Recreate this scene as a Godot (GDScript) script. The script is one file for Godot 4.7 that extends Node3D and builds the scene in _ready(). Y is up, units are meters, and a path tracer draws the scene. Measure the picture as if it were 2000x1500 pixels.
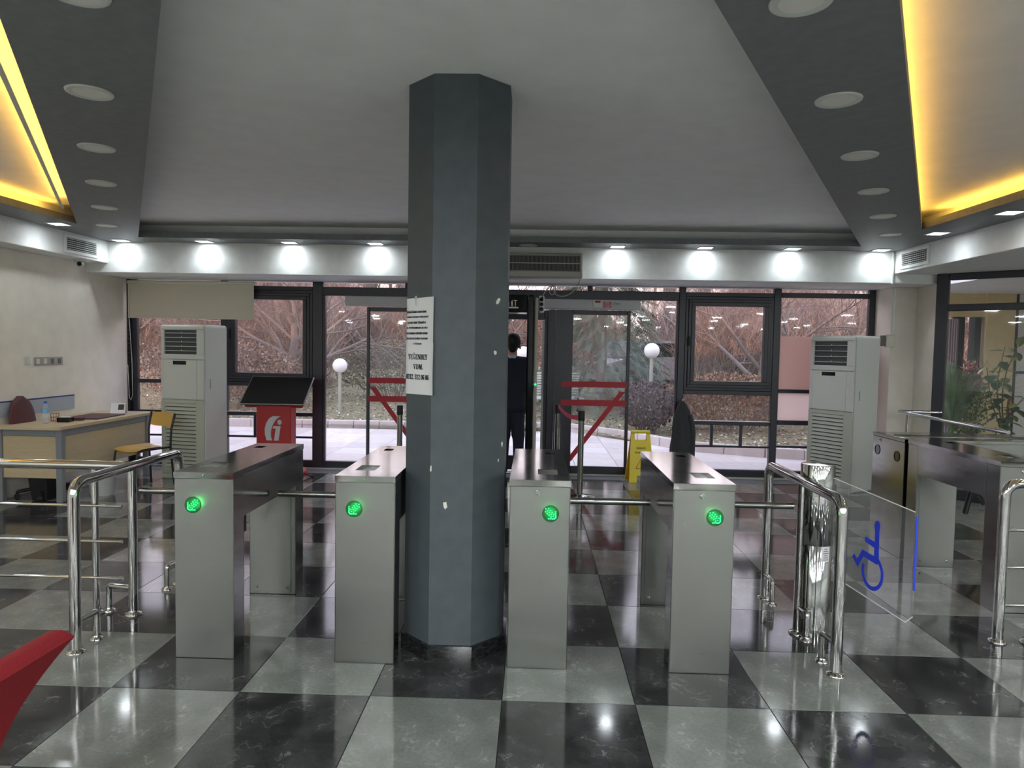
extends Node3D
# Entrance hall of a public office: tripod turnstiles round a dark octagonal pillar, glazed front behind.

var M := {}
var taken := {}
var rng := RandomNumberGenerator.new()

# ---------------------------------------------------------------- geometry collector
class G:
	var v := PackedVector3Array()
	var n := PackedVector3Array()
	var u := PackedVector2Array()
	var c := PackedColorArray()
	var xf := Transform3D.IDENTITY
	var col := Color.WHITE
	var use_col := false

	func vert(p: Vector3, q: Vector3, t: Vector2) -> void:
		v.append(xf * p)
		n.append((xf.basis * q).normalized())
		u.append(t)
		if use_col:
			c.append(col)

	func tri(a: Vector3, b: Vector3, d: Vector3, na: Vector3, nb: Vector3, nd: Vector3, ta := Vector2.ZERO, tb := Vector2.ZERO, td := Vector2.ZERO) -> void:
		if (b - a).cross(d - a).dot(na + nb + nd) > 0.0:
			vert(a, na, ta); vert(d, nd, td); vert(b, nb, tb)
		else:
			vert(a, na, ta); vert(b, nb, tb); vert(d, nd, td)

	func quad(a: Vector3, b: Vector3, d: Vector3, e: Vector3, q: Vector3, t0 := Vector2.ZERO, t1 := Vector2.ONE) -> void:
		tri(a, b, d, q, q, q, t0, Vector2(t1.x, t0.y), t1)
		tri(a, d, e, q, q, q, t0, t1, Vector2(t0.x, t1.y))

	func box(p: Vector3, s: Vector3, bev := 0.0, bas := Basis.IDENTITY) -> void:
		var keep := xf
		xf = xf * Transform3D(bas, p)
		var h := s * 0.5
		var b := minf(bev, minf(h.x, minf(h.y, h.z)) * 0.98)
		for ax in 3:
			var i := (ax + 1) % 3
			var j := (ax + 2) % 3
			for sg in [-1.0, 1.0]:
				var q := Vector3.ZERO
				q[ax] = sg
				var pts: Array[Vector3] = []
				for k in [[-1.0, -1.0], [1.0, -1.0], [1.0, 1.0], [-1.0, 1.0]]:
					var w := Vector3.ZERO
					w[ax] = sg * h[ax]
					w[i] = k[0] * (h[i] - b)
					w[j] = k[1] * (h[j] - b)
					pts.append(w)
				quad(pts[0], pts[1], pts[2], pts[3], q, Vector2.ZERO, Vector2(s[i], s[j]))
		if b > 0.0:
			for ax in 3:
				var i := (ax + 1) % 3
				var j := (ax + 2) % 3
				for si in [-1.0, 1.0]:
					for sj in [-1.0, 1.0]:
						var q := Vector3.ZERO
						q[i] = si
						q[j] = sj
						var pts: Array[Vector3] = []
						for k in [[-1.0, 0], [1.0, 0], [1.0, 1], [-1.0, 1]]:
							var w := Vector3.ZERO
							w[ax] = k[0] * (h[ax] - b)
							w[i] = si * (h[i] - (b if k[1] == 1 else 0.0))
							w[j] = sj * (h[j] - (b if k[1] == 0 else 0.0))
							pts.append(w)
						quad(pts[0], pts[1], pts[2], pts[3], q.normalized())
			for sx in [-1.0, 1.0]:
				for sy in [-1.0, 1.0]:
					for sz in [-1.0, 1.0]:
						var q := Vector3(sx, sy, sz).normalized()
						tri(Vector3(sx * h.x, sy * (h.y - b), sz * (h.z - b)), Vector3(sx * (h.x - b), sy * h.y, sz * (h.z - b)), Vector3(sx * (h.x - b), sy * (h.y - b), sz * h.z), q, q, q)
		xf = keep

	# box given by its low and high corners
	func bx(lo: Vector3, hi: Vector3, bev := 0.0) -> void:
		box((lo + hi) * 0.5, (hi - lo).abs(), bev)

	# grid of points as a smooth surface; wrap closes the second index
	func surf(g: Array, wrap := false, flip := false) -> void:
		var r := g.size()
		var k: int = g[0].size()
		var nn := []
		for i in r:
			var row := PackedVector3Array()
			for j in k:
				var a: Vector3 = g[maxi(i - 1, 0)][j]
				var b: Vector3 = g[mini(i + 1, r - 1)][j]
				var p: Vector3 = g[i][(j - 1 + k) % k] if wrap else g[i][maxi(j - 1, 0)]
				var q: Vector3 = g[i][(j + 1) % k] if wrap else g[i][mini(j + 1, k - 1)]
				var w := (b - a).cross(q - p)
				if w.length() < 1e-12:
					w = Vector3.UP
				row.append(w.normalized() * (-1.0 if flip else 1.0))
			nn.append(row)
		var top := k if wrap else k - 1
		for i in r - 1:
			for j in top:
				var j2 := (j + 1) % k
				var ta := Vector2(float(j) / top, float(i) / (r - 1))
				var tb := Vector2(float(j + 1) / top, float(i) / (r - 1))
				var tc := Vector2(float(j + 1) / top, float(i + 1) / (r - 1))
				var td := Vector2(float(j) / top, float(i + 1) / (r - 1))
				tri(g[i][j], g[i][j2], g[i + 1][j2], nn[i][j], nn[i][j2], nn[i + 1][j2], ta, tb, tc)
				tri(g[i][j], g[i + 1][j2], g[i + 1][j], nn[i][j], nn[i + 1][j2], nn[i + 1][j], ta, tc, td)

	# round bar along points; rr is one radius or one for each point
	func tube(pts: Array, rr, seg := 12, caps := true) -> void:
		var up := Vector3.UP
		var d0: Vector3 = (pts[1] - pts[0]).normalized()
		if absf(d0.dot(up)) > 0.95:
			up = Vector3.RIGHT
		var side := d0.cross(up).normalized()
		var rings := []
		var nrm := []
		for i in pts.size():
			var d: Vector3
			if i == 0:
				d = d0
			elif i == pts.size() - 1:
				d = (pts[i] - pts[i - 1]).normalized()
			else:
				d = ((pts[i + 1] - pts[i]).normalized() + (pts[i] - pts[i - 1]).normalized()).normalized()
			side = (side - d * side.dot(d)).normalized()
			var oth := d.cross(side)
			var r: float = rr[i] if rr is Array or rr is PackedFloat32Array else rr
			var ring := PackedVector3Array()
			var nr := PackedVector3Array()
			for k in seg:
				var a := TAU * k / seg
				var w := side * cos(a) + oth * sin(a)
				nr.append(w)
				ring.append(pts[i] + w * r)
			rings.append(ring)
			nrm.append(nr)
		for i in pts.size() - 1:
			for k in seg:
				var k2 := (k + 1) % seg
				tri(rings[i][k], rings[i][k2], rings[i + 1][k2], nrm[i][k], nrm[i][k2], nrm[i + 1][k2])
				tri(rings[i][k], rings[i + 1][k2], rings[i + 1][k], nrm[i][k], nrm[i + 1][k2], nrm[i + 1][k])
		if caps:
			for e in [0, pts.size() - 1]:
				var q: Vector3 = -d0 if e == 0 else (pts[e] - pts[e - 1]).normalized()
				for k in seg:
					tri(pts[e], rings[e][k], rings[e][(k + 1) % seg], q, q, q)

	# profile of (radius, height) turned about y; sharp corners are doubled points
	func lathe(prof: Array, seg := 24, at := Transform3D.IDENTITY) -> void:
		var keep := xf
		xf = xf * at
		for i in prof.size() - 1:
			var a: Vector2 = prof[i]
			var b: Vector2 = prof[i + 1]
			if a.distance_to(b) < 1e-6:
				continue
			var e := (b - a).normalized()
			var na := Vector2(e.y, -e.x)
			var nb := na
			if i > 0:
				var f: Vector2 = a - prof[i - 1]
				if f.length() > 1e-6 and f.normalized().dot(e) > 0.5:
					var g := (f.normalized() + e).normalized()
					na = Vector2(g.y, -g.x)
			if i + 2 < prof.size():
				var f: Vector2 = prof[i + 2] - b
				if f.length() > 1e-6 and f.normalized().dot(e) > 0.5:
					var g := (f.normalized() + e).normalized()
					nb = Vector2(g.y, -g.x)
			for k in seg:
				var s := TAU * k / seg
				var t := TAU * (k + 1) / seg
				var d1 := Vector3(cos(s), 0, sin(s))
				var d2 := Vector3(cos(t), 0, sin(t))
				var p1 := d1 * a.x + Vector3(0, a.y, 0)
				var p2 := d2 * a.x + Vector3(0, a.y, 0)
				var p3 := d2 * b.x + Vector3(0, b.y, 0)
				var p4 := d1 * b.x + Vector3(0, b.y, 0)
				var n1 := d1 * na.x + Vector3(0, na.y, 0)
				var n2 := d2 * na.x + Vector3(0, na.y, 0)
				var n3 := d2 * nb.x + Vector3(0, nb.y, 0)
				var n4 := d1 * nb.x + Vector3(0, nb.y, 0)
				var f0 := float(k) / seg
				var f1 := float(k + 1) / seg
				if a.x > 1e-6:
					tri(p1, p2, p3, n1, n2, n3, Vector2(f0, a.y), Vector2(f1, a.y), Vector2(f1, b.y))
				if b.x > 1e-6:
					tri(p1, p3, p4, n1, n3, n4, Vector2(f0, a.y), Vector2(f1, b.y), Vector2(f0, b.y))
		xf = keep

	# flat outline (x, y) with thickness along local z, from 0 to d
	func prism(poly: PackedVector2Array, d: float, at := Transform3D.IDENTITY, sides := true) -> void:
		var keep := xf
		xf = xf * at
		var ix := Geometry2D.triangulate_polygon(poly)
		for i in range(0, ix.size(), 3):
			var a := poly[ix[i]]
			var b := poly[ix[i + 1]]
			var e := poly[ix[i + 2]]
			tri(Vector3(a.x, a.y, d), Vector3(b.x, b.y, d), Vector3(e.x, e.y, d), Vector3.BACK, Vector3.BACK, Vector3.BACK, a, b, e)
			if sides:
				tri(Vector3(a.x, a.y, 0), Vector3(b.x, b.y, 0), Vector3(e.x, e.y, 0), Vector3.FORWARD, Vector3.FORWARD, Vector3.FORWARD, a, b, e)
		if sides:
			var cw := Geometry2D.is_polygon_clockwise(poly)
			for i in poly.size():
				var a := poly[i]
				var b := poly[(i + 1) % poly.size()]
				var e := b - a
				if e.length() < 1e-7:
					continue
				var q := Vector3(e.y, -e.x, 0).normalized() * (-1.0 if cw else 1.0)
				quad(Vector3(a.x, a.y, 0), Vector3(b.x, b.y, 0), Vector3(b.x, b.y, d), Vector3(a.x, a.y, d), q)
		xf = keep

	func ball(p: Vector3, r: Vector3, seg := 14, rows := 9) -> void:
		for i in rows:
			for k in seg:
				var q: Array[Vector3] = []
				for e in [[i, k], [i, k + 1], [i + 1, k + 1], [i + 1, k]]:
					var a: float = PI * e[0] / rows
					var b: float = TAU * e[1] / seg
					q.append(Vector3(sin(a) * cos(b), cos(a), sin(a) * sin(b)))
				if i > 0:
					tri(p + q[0] * r, p + q[1] * r, p + q[2] * r, (q[0] / r).normalized(), (q[1] / r).normalized(), (q[2] / r).normalized())
				if i < rows - 1:
					tri(p + q[0] * r, p + q[2] * r, p + q[3] * r, (q[0] / r).normalized(), (q[2] / r).normalized(), (q[3] / r).normalized())

	func mesh() -> ArrayMesh:
		var arr := []
		arr.resize(Mesh.ARRAY_MAX)
		arr[Mesh.ARRAY_VERTEX] = v
		arr[Mesh.ARRAY_NORMAL] = n
		arr[Mesh.ARRAY_TEX_UV] = u
		if use_col:
			arr[Mesh.ARRAY_COLOR] = c
		var m := ArrayMesh.new()
		m.add_surface_from_arrays(Mesh.PRIMITIVE_TRIANGLES, arr)
		return m

# ---------------------------------------------------------------- nodes
func numbered(called: String) -> String:
	if not taken.has(called):
		taken[called] = 0
		return called
	taken[called] += 1
	return "%s_%03d" % [called, taken[called]]

func meta(o: Node, label: String, category: String, group := "", kind := "") -> void:
	if label: o.set_meta("label", label)
	if category: o.set_meta("category", category)
	if group: o.set_meta("group", group)
	if kind: o.set_meta("kind", kind)

func thing(called: String, label: String, category: String, at := Vector3.ZERO, turn := 0.0, group := "") -> Node3D:
	var o := Node3D.new()
	o.name = numbered(called)
	add_child(o, true)
	o.position = at
	o.rotation.y = turn
	meta(o, label, category, group)
	return o

func part(par: Node, called: String, m, material: Material, at := Vector3.ZERO) -> MeshInstance3D:
	var o := MeshInstance3D.new()
	o.name = called
	o.mesh = m.mesh() if m is G else m
	o.material_override = material
	o.position = at
	par.add_child(o, true)
	return o

func single(called: String, label: String, category: String, g, material: Material, at := Vector3.ZERO, turn := 0.0, group := "") -> MeshInstance3D:
	var o := MeshInstance3D.new()
	o.name = numbered(called)
	o.mesh = g.mesh() if g is G else g
	o.material_override = material
	add_child(o, true)
	o.position = at
	o.rotation.y = turn
	meta(o, label, category, group)
	return o

func struct(called: String, g, material: Material, label := "") -> MeshInstance3D:
	var o := MeshInstance3D.new()
	o.name = numbered(called)
	o.mesh = g.mesh() if g is G else g
	o.material_override = material
	add_child(o, true)
	meta(o, label, "", "", "structure")
	return o

func struct_root(called: String, at := Vector3.ZERO, label := "") -> Node3D:
	var o := Node3D.new()
	o.name = numbered(called)
	add_child(o, true)
	o.position = at
	meta(o, label, "", "", "structure")
	return o

func copy(src: Node3D, label := "") -> Node3D:
	var base: String = src.name
	if base.length() > 4 and base.substr(base.length() - 4, 1) == "_" and base.right(3).is_valid_int():
		base = base.left(base.length() - 4)
	var r := src.duplicate()
	r.name = numbered(base)
	add_child(r, true)
	if label: r.set_meta("label", label)
	return r

func letters(par: Node, called: String, text: String, height: float, width: float, material: Material, xf: Transform3D, bold := false, serif := false) -> MeshInstance3D:
	var t := TextMesh.new()
	var f := SystemFont.new()
	f.font_names = PackedStringArray(["Droid Serif" if serif else "Droid Sans"])
	f.font_weight = 700 if bold else 400
	t.font = f
	t.text = text
	t.font_size = 32
	t.pixel_size = 0.01
	t.depth = 0.02
	t.curve_step = 2.0
	var a := t.get_aabb()
	var o := MeshInstance3D.new()
	o.name = called
	o.mesh = t
	o.material_override = material
	par.add_child(o, true)
	var sy := height / maxf(a.size.y, 1e-4)
	var sx := width / maxf(a.size.x, 1e-4) if width > 0.0 else sy
	var c := a.get_center()
	o.transform = xf * Transform3D(Basis.from_scale(Vector3(sx, sy, 0.05)), Vector3(-c.x * sx, -c.y * sy, 0.0006))
	return o

# ---------------------------------------------------------------- materials
func sr(r: float, g: float, b: float) -> Color:
	return Color(r / 255.0, g / 255.0, b / 255.0)

func mat(key: String, color: Color, rough := 0.6, metal := 0.0, spec := 0.5) -> StandardMaterial3D:
	var m := StandardMaterial3D.new()
	m.resource_name = key
	m.albedo_color = color
	m.roughness = rough
	m.metallic = metal
	m.metallic_specular = spec
	M[key] = m
	return m

func noise_img(size: int, freq: float, seed_: int, kind := FastNoiseLite.TYPE_SIMPLEX_SMOOTH, fract := FastNoiseLite.FRACTAL_FBM, oct := 4, warp := 0.0) -> Image:
	var f := FastNoiseLite.new()
	f.seed = seed_
	f.noise_type = kind
	f.frequency = freq
	f.fractal_type = fract
	f.fractal_octaves = oct
	if warp > 0.0:
		f.domain_warp_enabled = true
		f.domain_warp_amplitude = warp
		f.domain_warp_frequency = freq * 0.9
	return f.get_seamless_image(size, size, false, false, 0.12)

func mapped(m: StandardMaterial3D, scale: Vector3, world := true) -> StandardMaterial3D:
	m.uv1_triplanar = true
	m.uv1_world_triplanar = world
	m.uv1_scale = scale
	return m

# light speckled plaster or paint: the colour wavers a little, fine relief
func grainy(key: String, a: Color, b: Color, rough: float, scale: float, relief := 0.0, seed_ := 1, size := 256) -> StandardMaterial3D:
	var im := noise_img(size, 0.02, seed_, FastNoiseLite.TYPE_SIMPLEX_SMOOTH, FastNoiseLite.FRACTAL_FBM, 6)
	var out := Image.create(size, size, false, Image.FORMAT_RGB8)
	for y in size:
		for x in size:
			out.set_pixel(x, y, a.lerp(b, im.get_pixel(x, y).r))
	var m := mat(key, Color.WHITE, rough)
	m.albedo_texture = ImageTexture.create_from_image(out)
	if relief > 0.0:
		m.heightmap_enabled = true
		m.heightmap_scale = relief
		m.heightmap_texture = ImageTexture.create_from_image(im)
	return mapped(m, Vector3.ONE * scale)

# stone with clouds and thin veins, two by two tiles on the picture
func marble(key: String, base: Color, cloud: Color, vein: Color, seed_: int, amount: float) -> StandardMaterial3D:
	var size := 1024
	var a := noise_img(size, 0.004, seed_, FastNoiseLite.TYPE_SIMPLEX_SMOOTH, FastNoiseLite.FRACTAL_FBM, 6, 60.0)
	var b := noise_img(size, 0.0045, seed_ + 7, FastNoiseLite.TYPE_SIMPLEX_SMOOTH, FastNoiseLite.FRACTAL_FBM, 4, 90.0)
	var d := noise_img(size, 0.05, seed_ + 13, FastNoiseLite.TYPE_SIMPLEX_SMOOTH, FastNoiseLite.FRACTAL_FBM, 3, 0.0)
	var pa := a.get_data()
	var pb := b.get_data()
	var pd := d.get_data()
	var out := PackedByteArray()
	out.resize(size * size * 3)
	for i in size * size:
		var t := pa[i] / 255.0
		var w := absf(pb[i] / 255.0 - 0.5)
		var s := pd[i] / 255.0
		var cl := base.lerp(cloud, clampf((t - 0.25) * 1.6, 0.0, 1.0))
		var k := clampf(1.0 - w * 55.0, 0.0, 1.0) * clampf((t - 0.42) * 5.0, 0.0, 1.0) * amount
		cl = cl.lerp(vein, k)
		var gr := 0.94 + 0.12 * s
		out[i * 3] = clampi(int(cl.r * 255.0 * gr), 0, 255)
		out[i * 3 + 1] = clampi(int(cl.g * 255.0 * gr), 0, 255)
		out[i * 3 + 2] = clampi(int(cl.b * 255.0 * gr), 0, 255)
	var m := mat(key, Color.WHITE, 0.09, 0.0, 0.5)
	m.albedo_texture = ImageTexture.create_from_image(Image.create_from_data(size, size, false, Image.FORMAT_RGB8, out))
	return m

# wood with grain along one axis of the picture
func wood(key: String, a: Color, b: Color, rough: float, scale: Vector3, seed_: int, world := false) -> StandardMaterial3D:
	var im := noise_img(256, 0.02, seed_, FastNoiseLite.TYPE_SIMPLEX_SMOOTH, FastNoiseLite.FRACTAL_FBM, 5)
	var out := Image.create(256, 256, false, Image.FORMAT_RGB8)
	for y in 256:
		for x in 256:
			var t := im.get_pixel(int(x * 0.12) % 256, y).r * 0.6 + im.get_pixel((x * 2) % 256, (y * 3) % 256).r * 0.4
			out.set_pixel(x, y, a.lerp(b, t))
	var m := mat(key, Color.WHITE, rough)
	m.albedo_texture = ImageTexture.create_from_image(out)
	return mapped(m, scale, world)

# brushed steel: roughness and relief in fine streaks
func brushed(key: String, color: Color, rough: float, scale: Vector3, relief: float, seed_: int) -> StandardMaterial3D:
	var im := noise_img(512, 0.06, seed_, FastNoiseLite.TYPE_SIMPLEX_SMOOTH, FastNoiseLite.FRACTAL_FBM, 4)
	var cloud := noise_img(512, 0.008, seed_ + 3, FastNoiseLite.TYPE_SIMPLEX_SMOOTH, FastNoiseLite.FRACTAL_FBM, 4)
	var ro := Image.create(512, 512, false, Image.FORMAT_RGB8)
	for y in 512:
		for x in 512:
			var s := im.get_pixel(int(x * 0.03) % 512, y).r
			var k := rough * (0.8 + 0.3 * s + 0.25 * (cloud.get_pixel(x, y).r - 0.5))
			ro.set_pixel(x, y, Color(k, k, k))
	var m := mat(key, color, 1.0, 1.0)
	m.roughness_texture = ImageTexture.create_from_image(ro)
	if relief > 0.0:
		m.heightmap_enabled = true
		m.heightmap_scale = relief
		m.heightmap_texture = m.roughness_texture
	return mapped(m, scale, false)

func glow(key: String, color: Color, energy: float) -> StandardMaterial3D:
	var m := mat(key, color, 0.5)
	m.emission_enabled = true
	m.emission = color
	m.emission_energy_multiplier = energy
	return m

func pane(key: String, color: Color, alpha: float) -> StandardMaterial3D:
	var m := mat(key, Color(color.r, color.g, color.b, alpha), 0.02)
	m.transparency = BaseMaterial3D.TRANSPARENCY_ALPHA
	return m

func make_materials() -> void:
	marble("tile_light", sr(118, 121, 117), sr(136, 139, 135), sr(178, 180, 176), 11, 0.8)
	marble("tile_dark", sr(46, 46, 47), sr(70, 70, 71), sr(140, 140, 140), 29, 0.8)
	marble("skirting_black", sr(26, 27, 27), sr(44, 45, 45), sr(120, 118, 116), 41, 0.7)
	mat("grout", sr(92, 92, 88), 0.8)
	grainy("white_paint", sr(226, 228, 224), sr(238, 240, 236), 0.6, 1.2, 0.05, 3)
	grainy("cream_wall", sr(222, 216, 202), sr(232, 227, 214), 0.55, 0.8, 0.03, 5)
	grainy("ceiling_paint", sr(232, 232, 231), sr(240, 240, 239), 0.7, 0.7, 0.0, 6)
	grainy("grey_soffit", sr(112, 115, 117), sr(124, 127, 129), 0.55, 2.0, 0.0, 7)
	grainy("pillar_paint", sr(70, 77, 81), sr(80, 87, 91), 0.5, 1.6, 0.02, 9)
	brushed("steel_brushed", Color(0.57, 0.575, 0.555), 0.36, Vector3(1.2, 3.0, 1.2), 0.0, 51)
	brushed("steel_side", Color(0.57, 0.575, 0.555), 0.17, Vector3(1.2, 3.0, 1.2), 0.0, 52)
	brushed("steel_lid", Color(0.57, 0.575, 0.555), 0.12, Vector3(1.5, 1.5, 1.5), 0.0, 53)
	brushed("steel_arm", Color(0.57, 0.575, 0.555), 0.24, Vector3(2, 2, 2), 0.0, 54)
	mat("chrome", Color(0.78, 0.78, 0.77), 0.07, 1.0)
	mat("black_gloss", sr(14, 14, 15), 0.12)
	mat("black_matt", sr(22, 22, 23), 0.6)
	mat("black_steel", sr(20, 19, 20), 0.35)
	grainy("frame_black", sr(40, 41, 48), sr(48, 49, 57), 0.32, 3.0, 0.0, 12)
	mat("rubber", sr(30, 30, 30), 0.8)
	pane("clear_glass", sr(225, 232, 232), 0.05)
	pane("bronze_glass", sr(214, 184, 176), 0.2)
	var film := mat("film_glass", sr(222, 204, 200), 0.6)
	film.backlight_enabled = true
	film.backlight = Color(0.9, 0.78, 0.74)
	pane("acrylic", sr(235, 240, 242), 0.05)
	mat("blue_sticker", sr(48, 70, 214), 0.45)
	mat("paper", sr(226, 227, 228), 0.7)
	mat("ink", sr(22, 22, 26), 0.8)
	mat("plastic_white", sr(204, 207, 200), 0.35)
	mat("plastic_grille", sr(182, 186, 172), 0.4)
	mat("plastic_cream", sr(214, 212, 196), 0.45)
	mat("grey_plastic", sr(160, 160, 152), 0.5)
	mat("backing_plate_grey", sr(78, 80, 82), 0.8)  # dark grey plates standing in for deep interiors behind louvres, grilles and vent slats
	mat("red_lacquer", sr(168, 34, 36), 0.35)
	mat("red_tape", sr(176, 30, 42), 0.5)
	mat("pink_belt", sr(226, 44, 92), 0.6)
	mat("logo_grey", sr(190, 196, 198), 0.5)
	mat("yellow_plastic", sr(228, 206, 34), 0.4)
	mat("yellow_deep", sr(206, 160, 26), 0.45)
	mat("maroon_leather", sr(82, 42, 46), 0.55)
	wood("desk_wood", sr(188, 168, 134), sr(206, 190, 158), 0.5, Vector3(0.7, 2.6, 0.7), 61)
	wood("chair_wood", sr(196, 152, 72), sr(214, 176, 98), 0.4, Vector3(1.6, 1.6, 1.6), 63)
	mat("desk_grey", sr(132, 136, 140), 0.5)
	mat("board_grey", sr(164, 172, 182), 0.45)
	mat("board_blue", sr(44, 58, 128), 0.5)
	grainy("red_fabric", sr(118, 10, 22), sr(146, 20, 32), 0.85, 18.0, 0.06, 71)
	var coat := grainy("charcoal_cloth", sr(44, 46, 48), sr(60, 62, 64), 0.9, 10.0, 0.05, 73)
	coat.rim_enabled = true
	coat.rim = 0.3
	grainy("suit_navy", sr(34, 37, 52), sr(48, 51, 66), 0.85, 12.0, 0.03, 74)
	mat("skin", sr(196, 150, 128), 0.55)
	mat("hair", sr(28, 24, 24), 0.6)
	mat("shirt", sr(206, 212, 226), 0.7)
	var blind := mat("blind_cloth", sr(214, 208, 188), 0.9)
	blind.backlight_enabled = true
	blind.backlight = Color(0.35, 0.3, 0.26)
	glow("led_white", Color(0.95, 0.97, 1.0), 9.0)
	glow("led_panel", Color(0.97, 0.98, 1.0), 7.0)
	glow("led_strip_warm", Color(1.0, 0.70, 0.16), 6.0)
	glow("led_green", Color(0.16, 1.0, 0.5), 0.95)
	mat("lens_off", sr(224, 222, 214), 0.4)
	mat("led_lens_green", sr(10, 62, 34), 0.25)
	mat("bottle_blue", sr(44, 92, 200), 0.4)
	var water := pane("bottle_clear", sr(220, 232, 240), 0.16)
	water.roughness = 0.05
	mat("label_blue", sr(120, 176, 216), 0.5)

# ---------------------------------------------------------------- order of building
const SQUARE := 0.08
const HALL := 2.3
const COVE := 0.26

func _ready() -> void:
	# camera
	var cam := Camera3D.new()
	cam.name = "camera"
	cam.fov = rad_to_deg(2.0 * atan(750.0 / 1352.5))
	cam.near = 0.05
	cam.far = 400.0
	add_child(cam)
	cam.position = Vector3(0, 1.5887, 0)
	cam.rotation = Vector3(-0.0514, 0.0311, 0.0173)
	cam.current = true
	# sky: even pale overcast of a late winter afternoon
	var env := Environment.new()
	var sky := Sky.new()
	var sm := ProceduralSkyMaterial.new()
	sm.sky_top_color = Color(0.66, 0.70, 0.80)
	sm.sky_horizon_color = Color(0.95, 0.88, 0.88)
	sm.sky_curve = 0.25
	sm.ground_horizon_color = Color(0.80, 0.74, 0.72)
	sm.ground_bottom_color = Color(0.5, 0.47, 0.45)
	sm.sky_energy_multiplier = 1.0
	sky.sky_material = sm
	env.background_mode = Environment.BG_SKY
	env.sky = sky
	env.background_energy_multiplier = 1.7
	env.tonemap_mode = Environment.TONE_MAPPER_LINEAR
	env.tonemap_exposure = 2.55
	env.sdfgi_enabled = true
	env.ssao_enabled = true
	env.ssil_enabled = true
	var we := WorldEnvironment.new()
	we.name = "environment"
	we.environment = env
	add_child(we)
	# low warm sun from behind the building: it reaches only the far tree tops
	var sun := DirectionalLight3D.new()
	sun.name = "sun"
	sun.light_color = Color(1.0, 0.72, 0.5)
	sun.light_energy = 0.35
	sun.light_angular_distance = 1.5
	sun.shadow_enabled = true
	sun.sky_mode = DirectionalLight3D.SKY_MODE_LIGHT_ONLY
	add_child(sun)
	sun.rotation = Vector3(deg_to_rad(-11.0), deg_to_rad(-25.0), 0)
	make_materials()
	more_materials()
	build_floor()
	build_ceiling()
	build_walls()
	build_front()
	build_side_room()
	build_pillar()
	build_lamps()
	build_turnstiles()
	build_rails()
	build_gate()
	air_conditioner(Vector3(-4.062, 0, -7.866), -0.2269, 0.6, 0.4, 5, "tall white floor-standing air conditioner in front of the left windows")
	air_conditioner(Vector3(3.45, 0, -8.16), -1.047, 0.6, 0.44, 4, "tall white floor-standing air conditioner beside the cream pier")
	build_kiosk()
	build_desk()
	build_chairs()
	build_entrance_things()
	build_wall_things()
	build_person()
	build_outside()

# ---------------------------------------------------------------- the room
const SOF := 2.749      # underside of the grey soffits
const LIP := 2.812      # top of their edges
const PAN := 2.92       # white ceiling panels
const FZ := -8.84       # inner face of the glazed front

func poly_slab(poly: Array, y0: float, y1: float) -> G:
	var g := G.new()
	var p := PackedVector2Array()
	for q in poly:
		p.append(Vector2(q[0], -q[1]))
	g.prism(p, y1 - y0, Transform3D(Basis(Vector3.RIGHT, -PI / 2), Vector3(0, y0, 0)))
	return g

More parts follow.
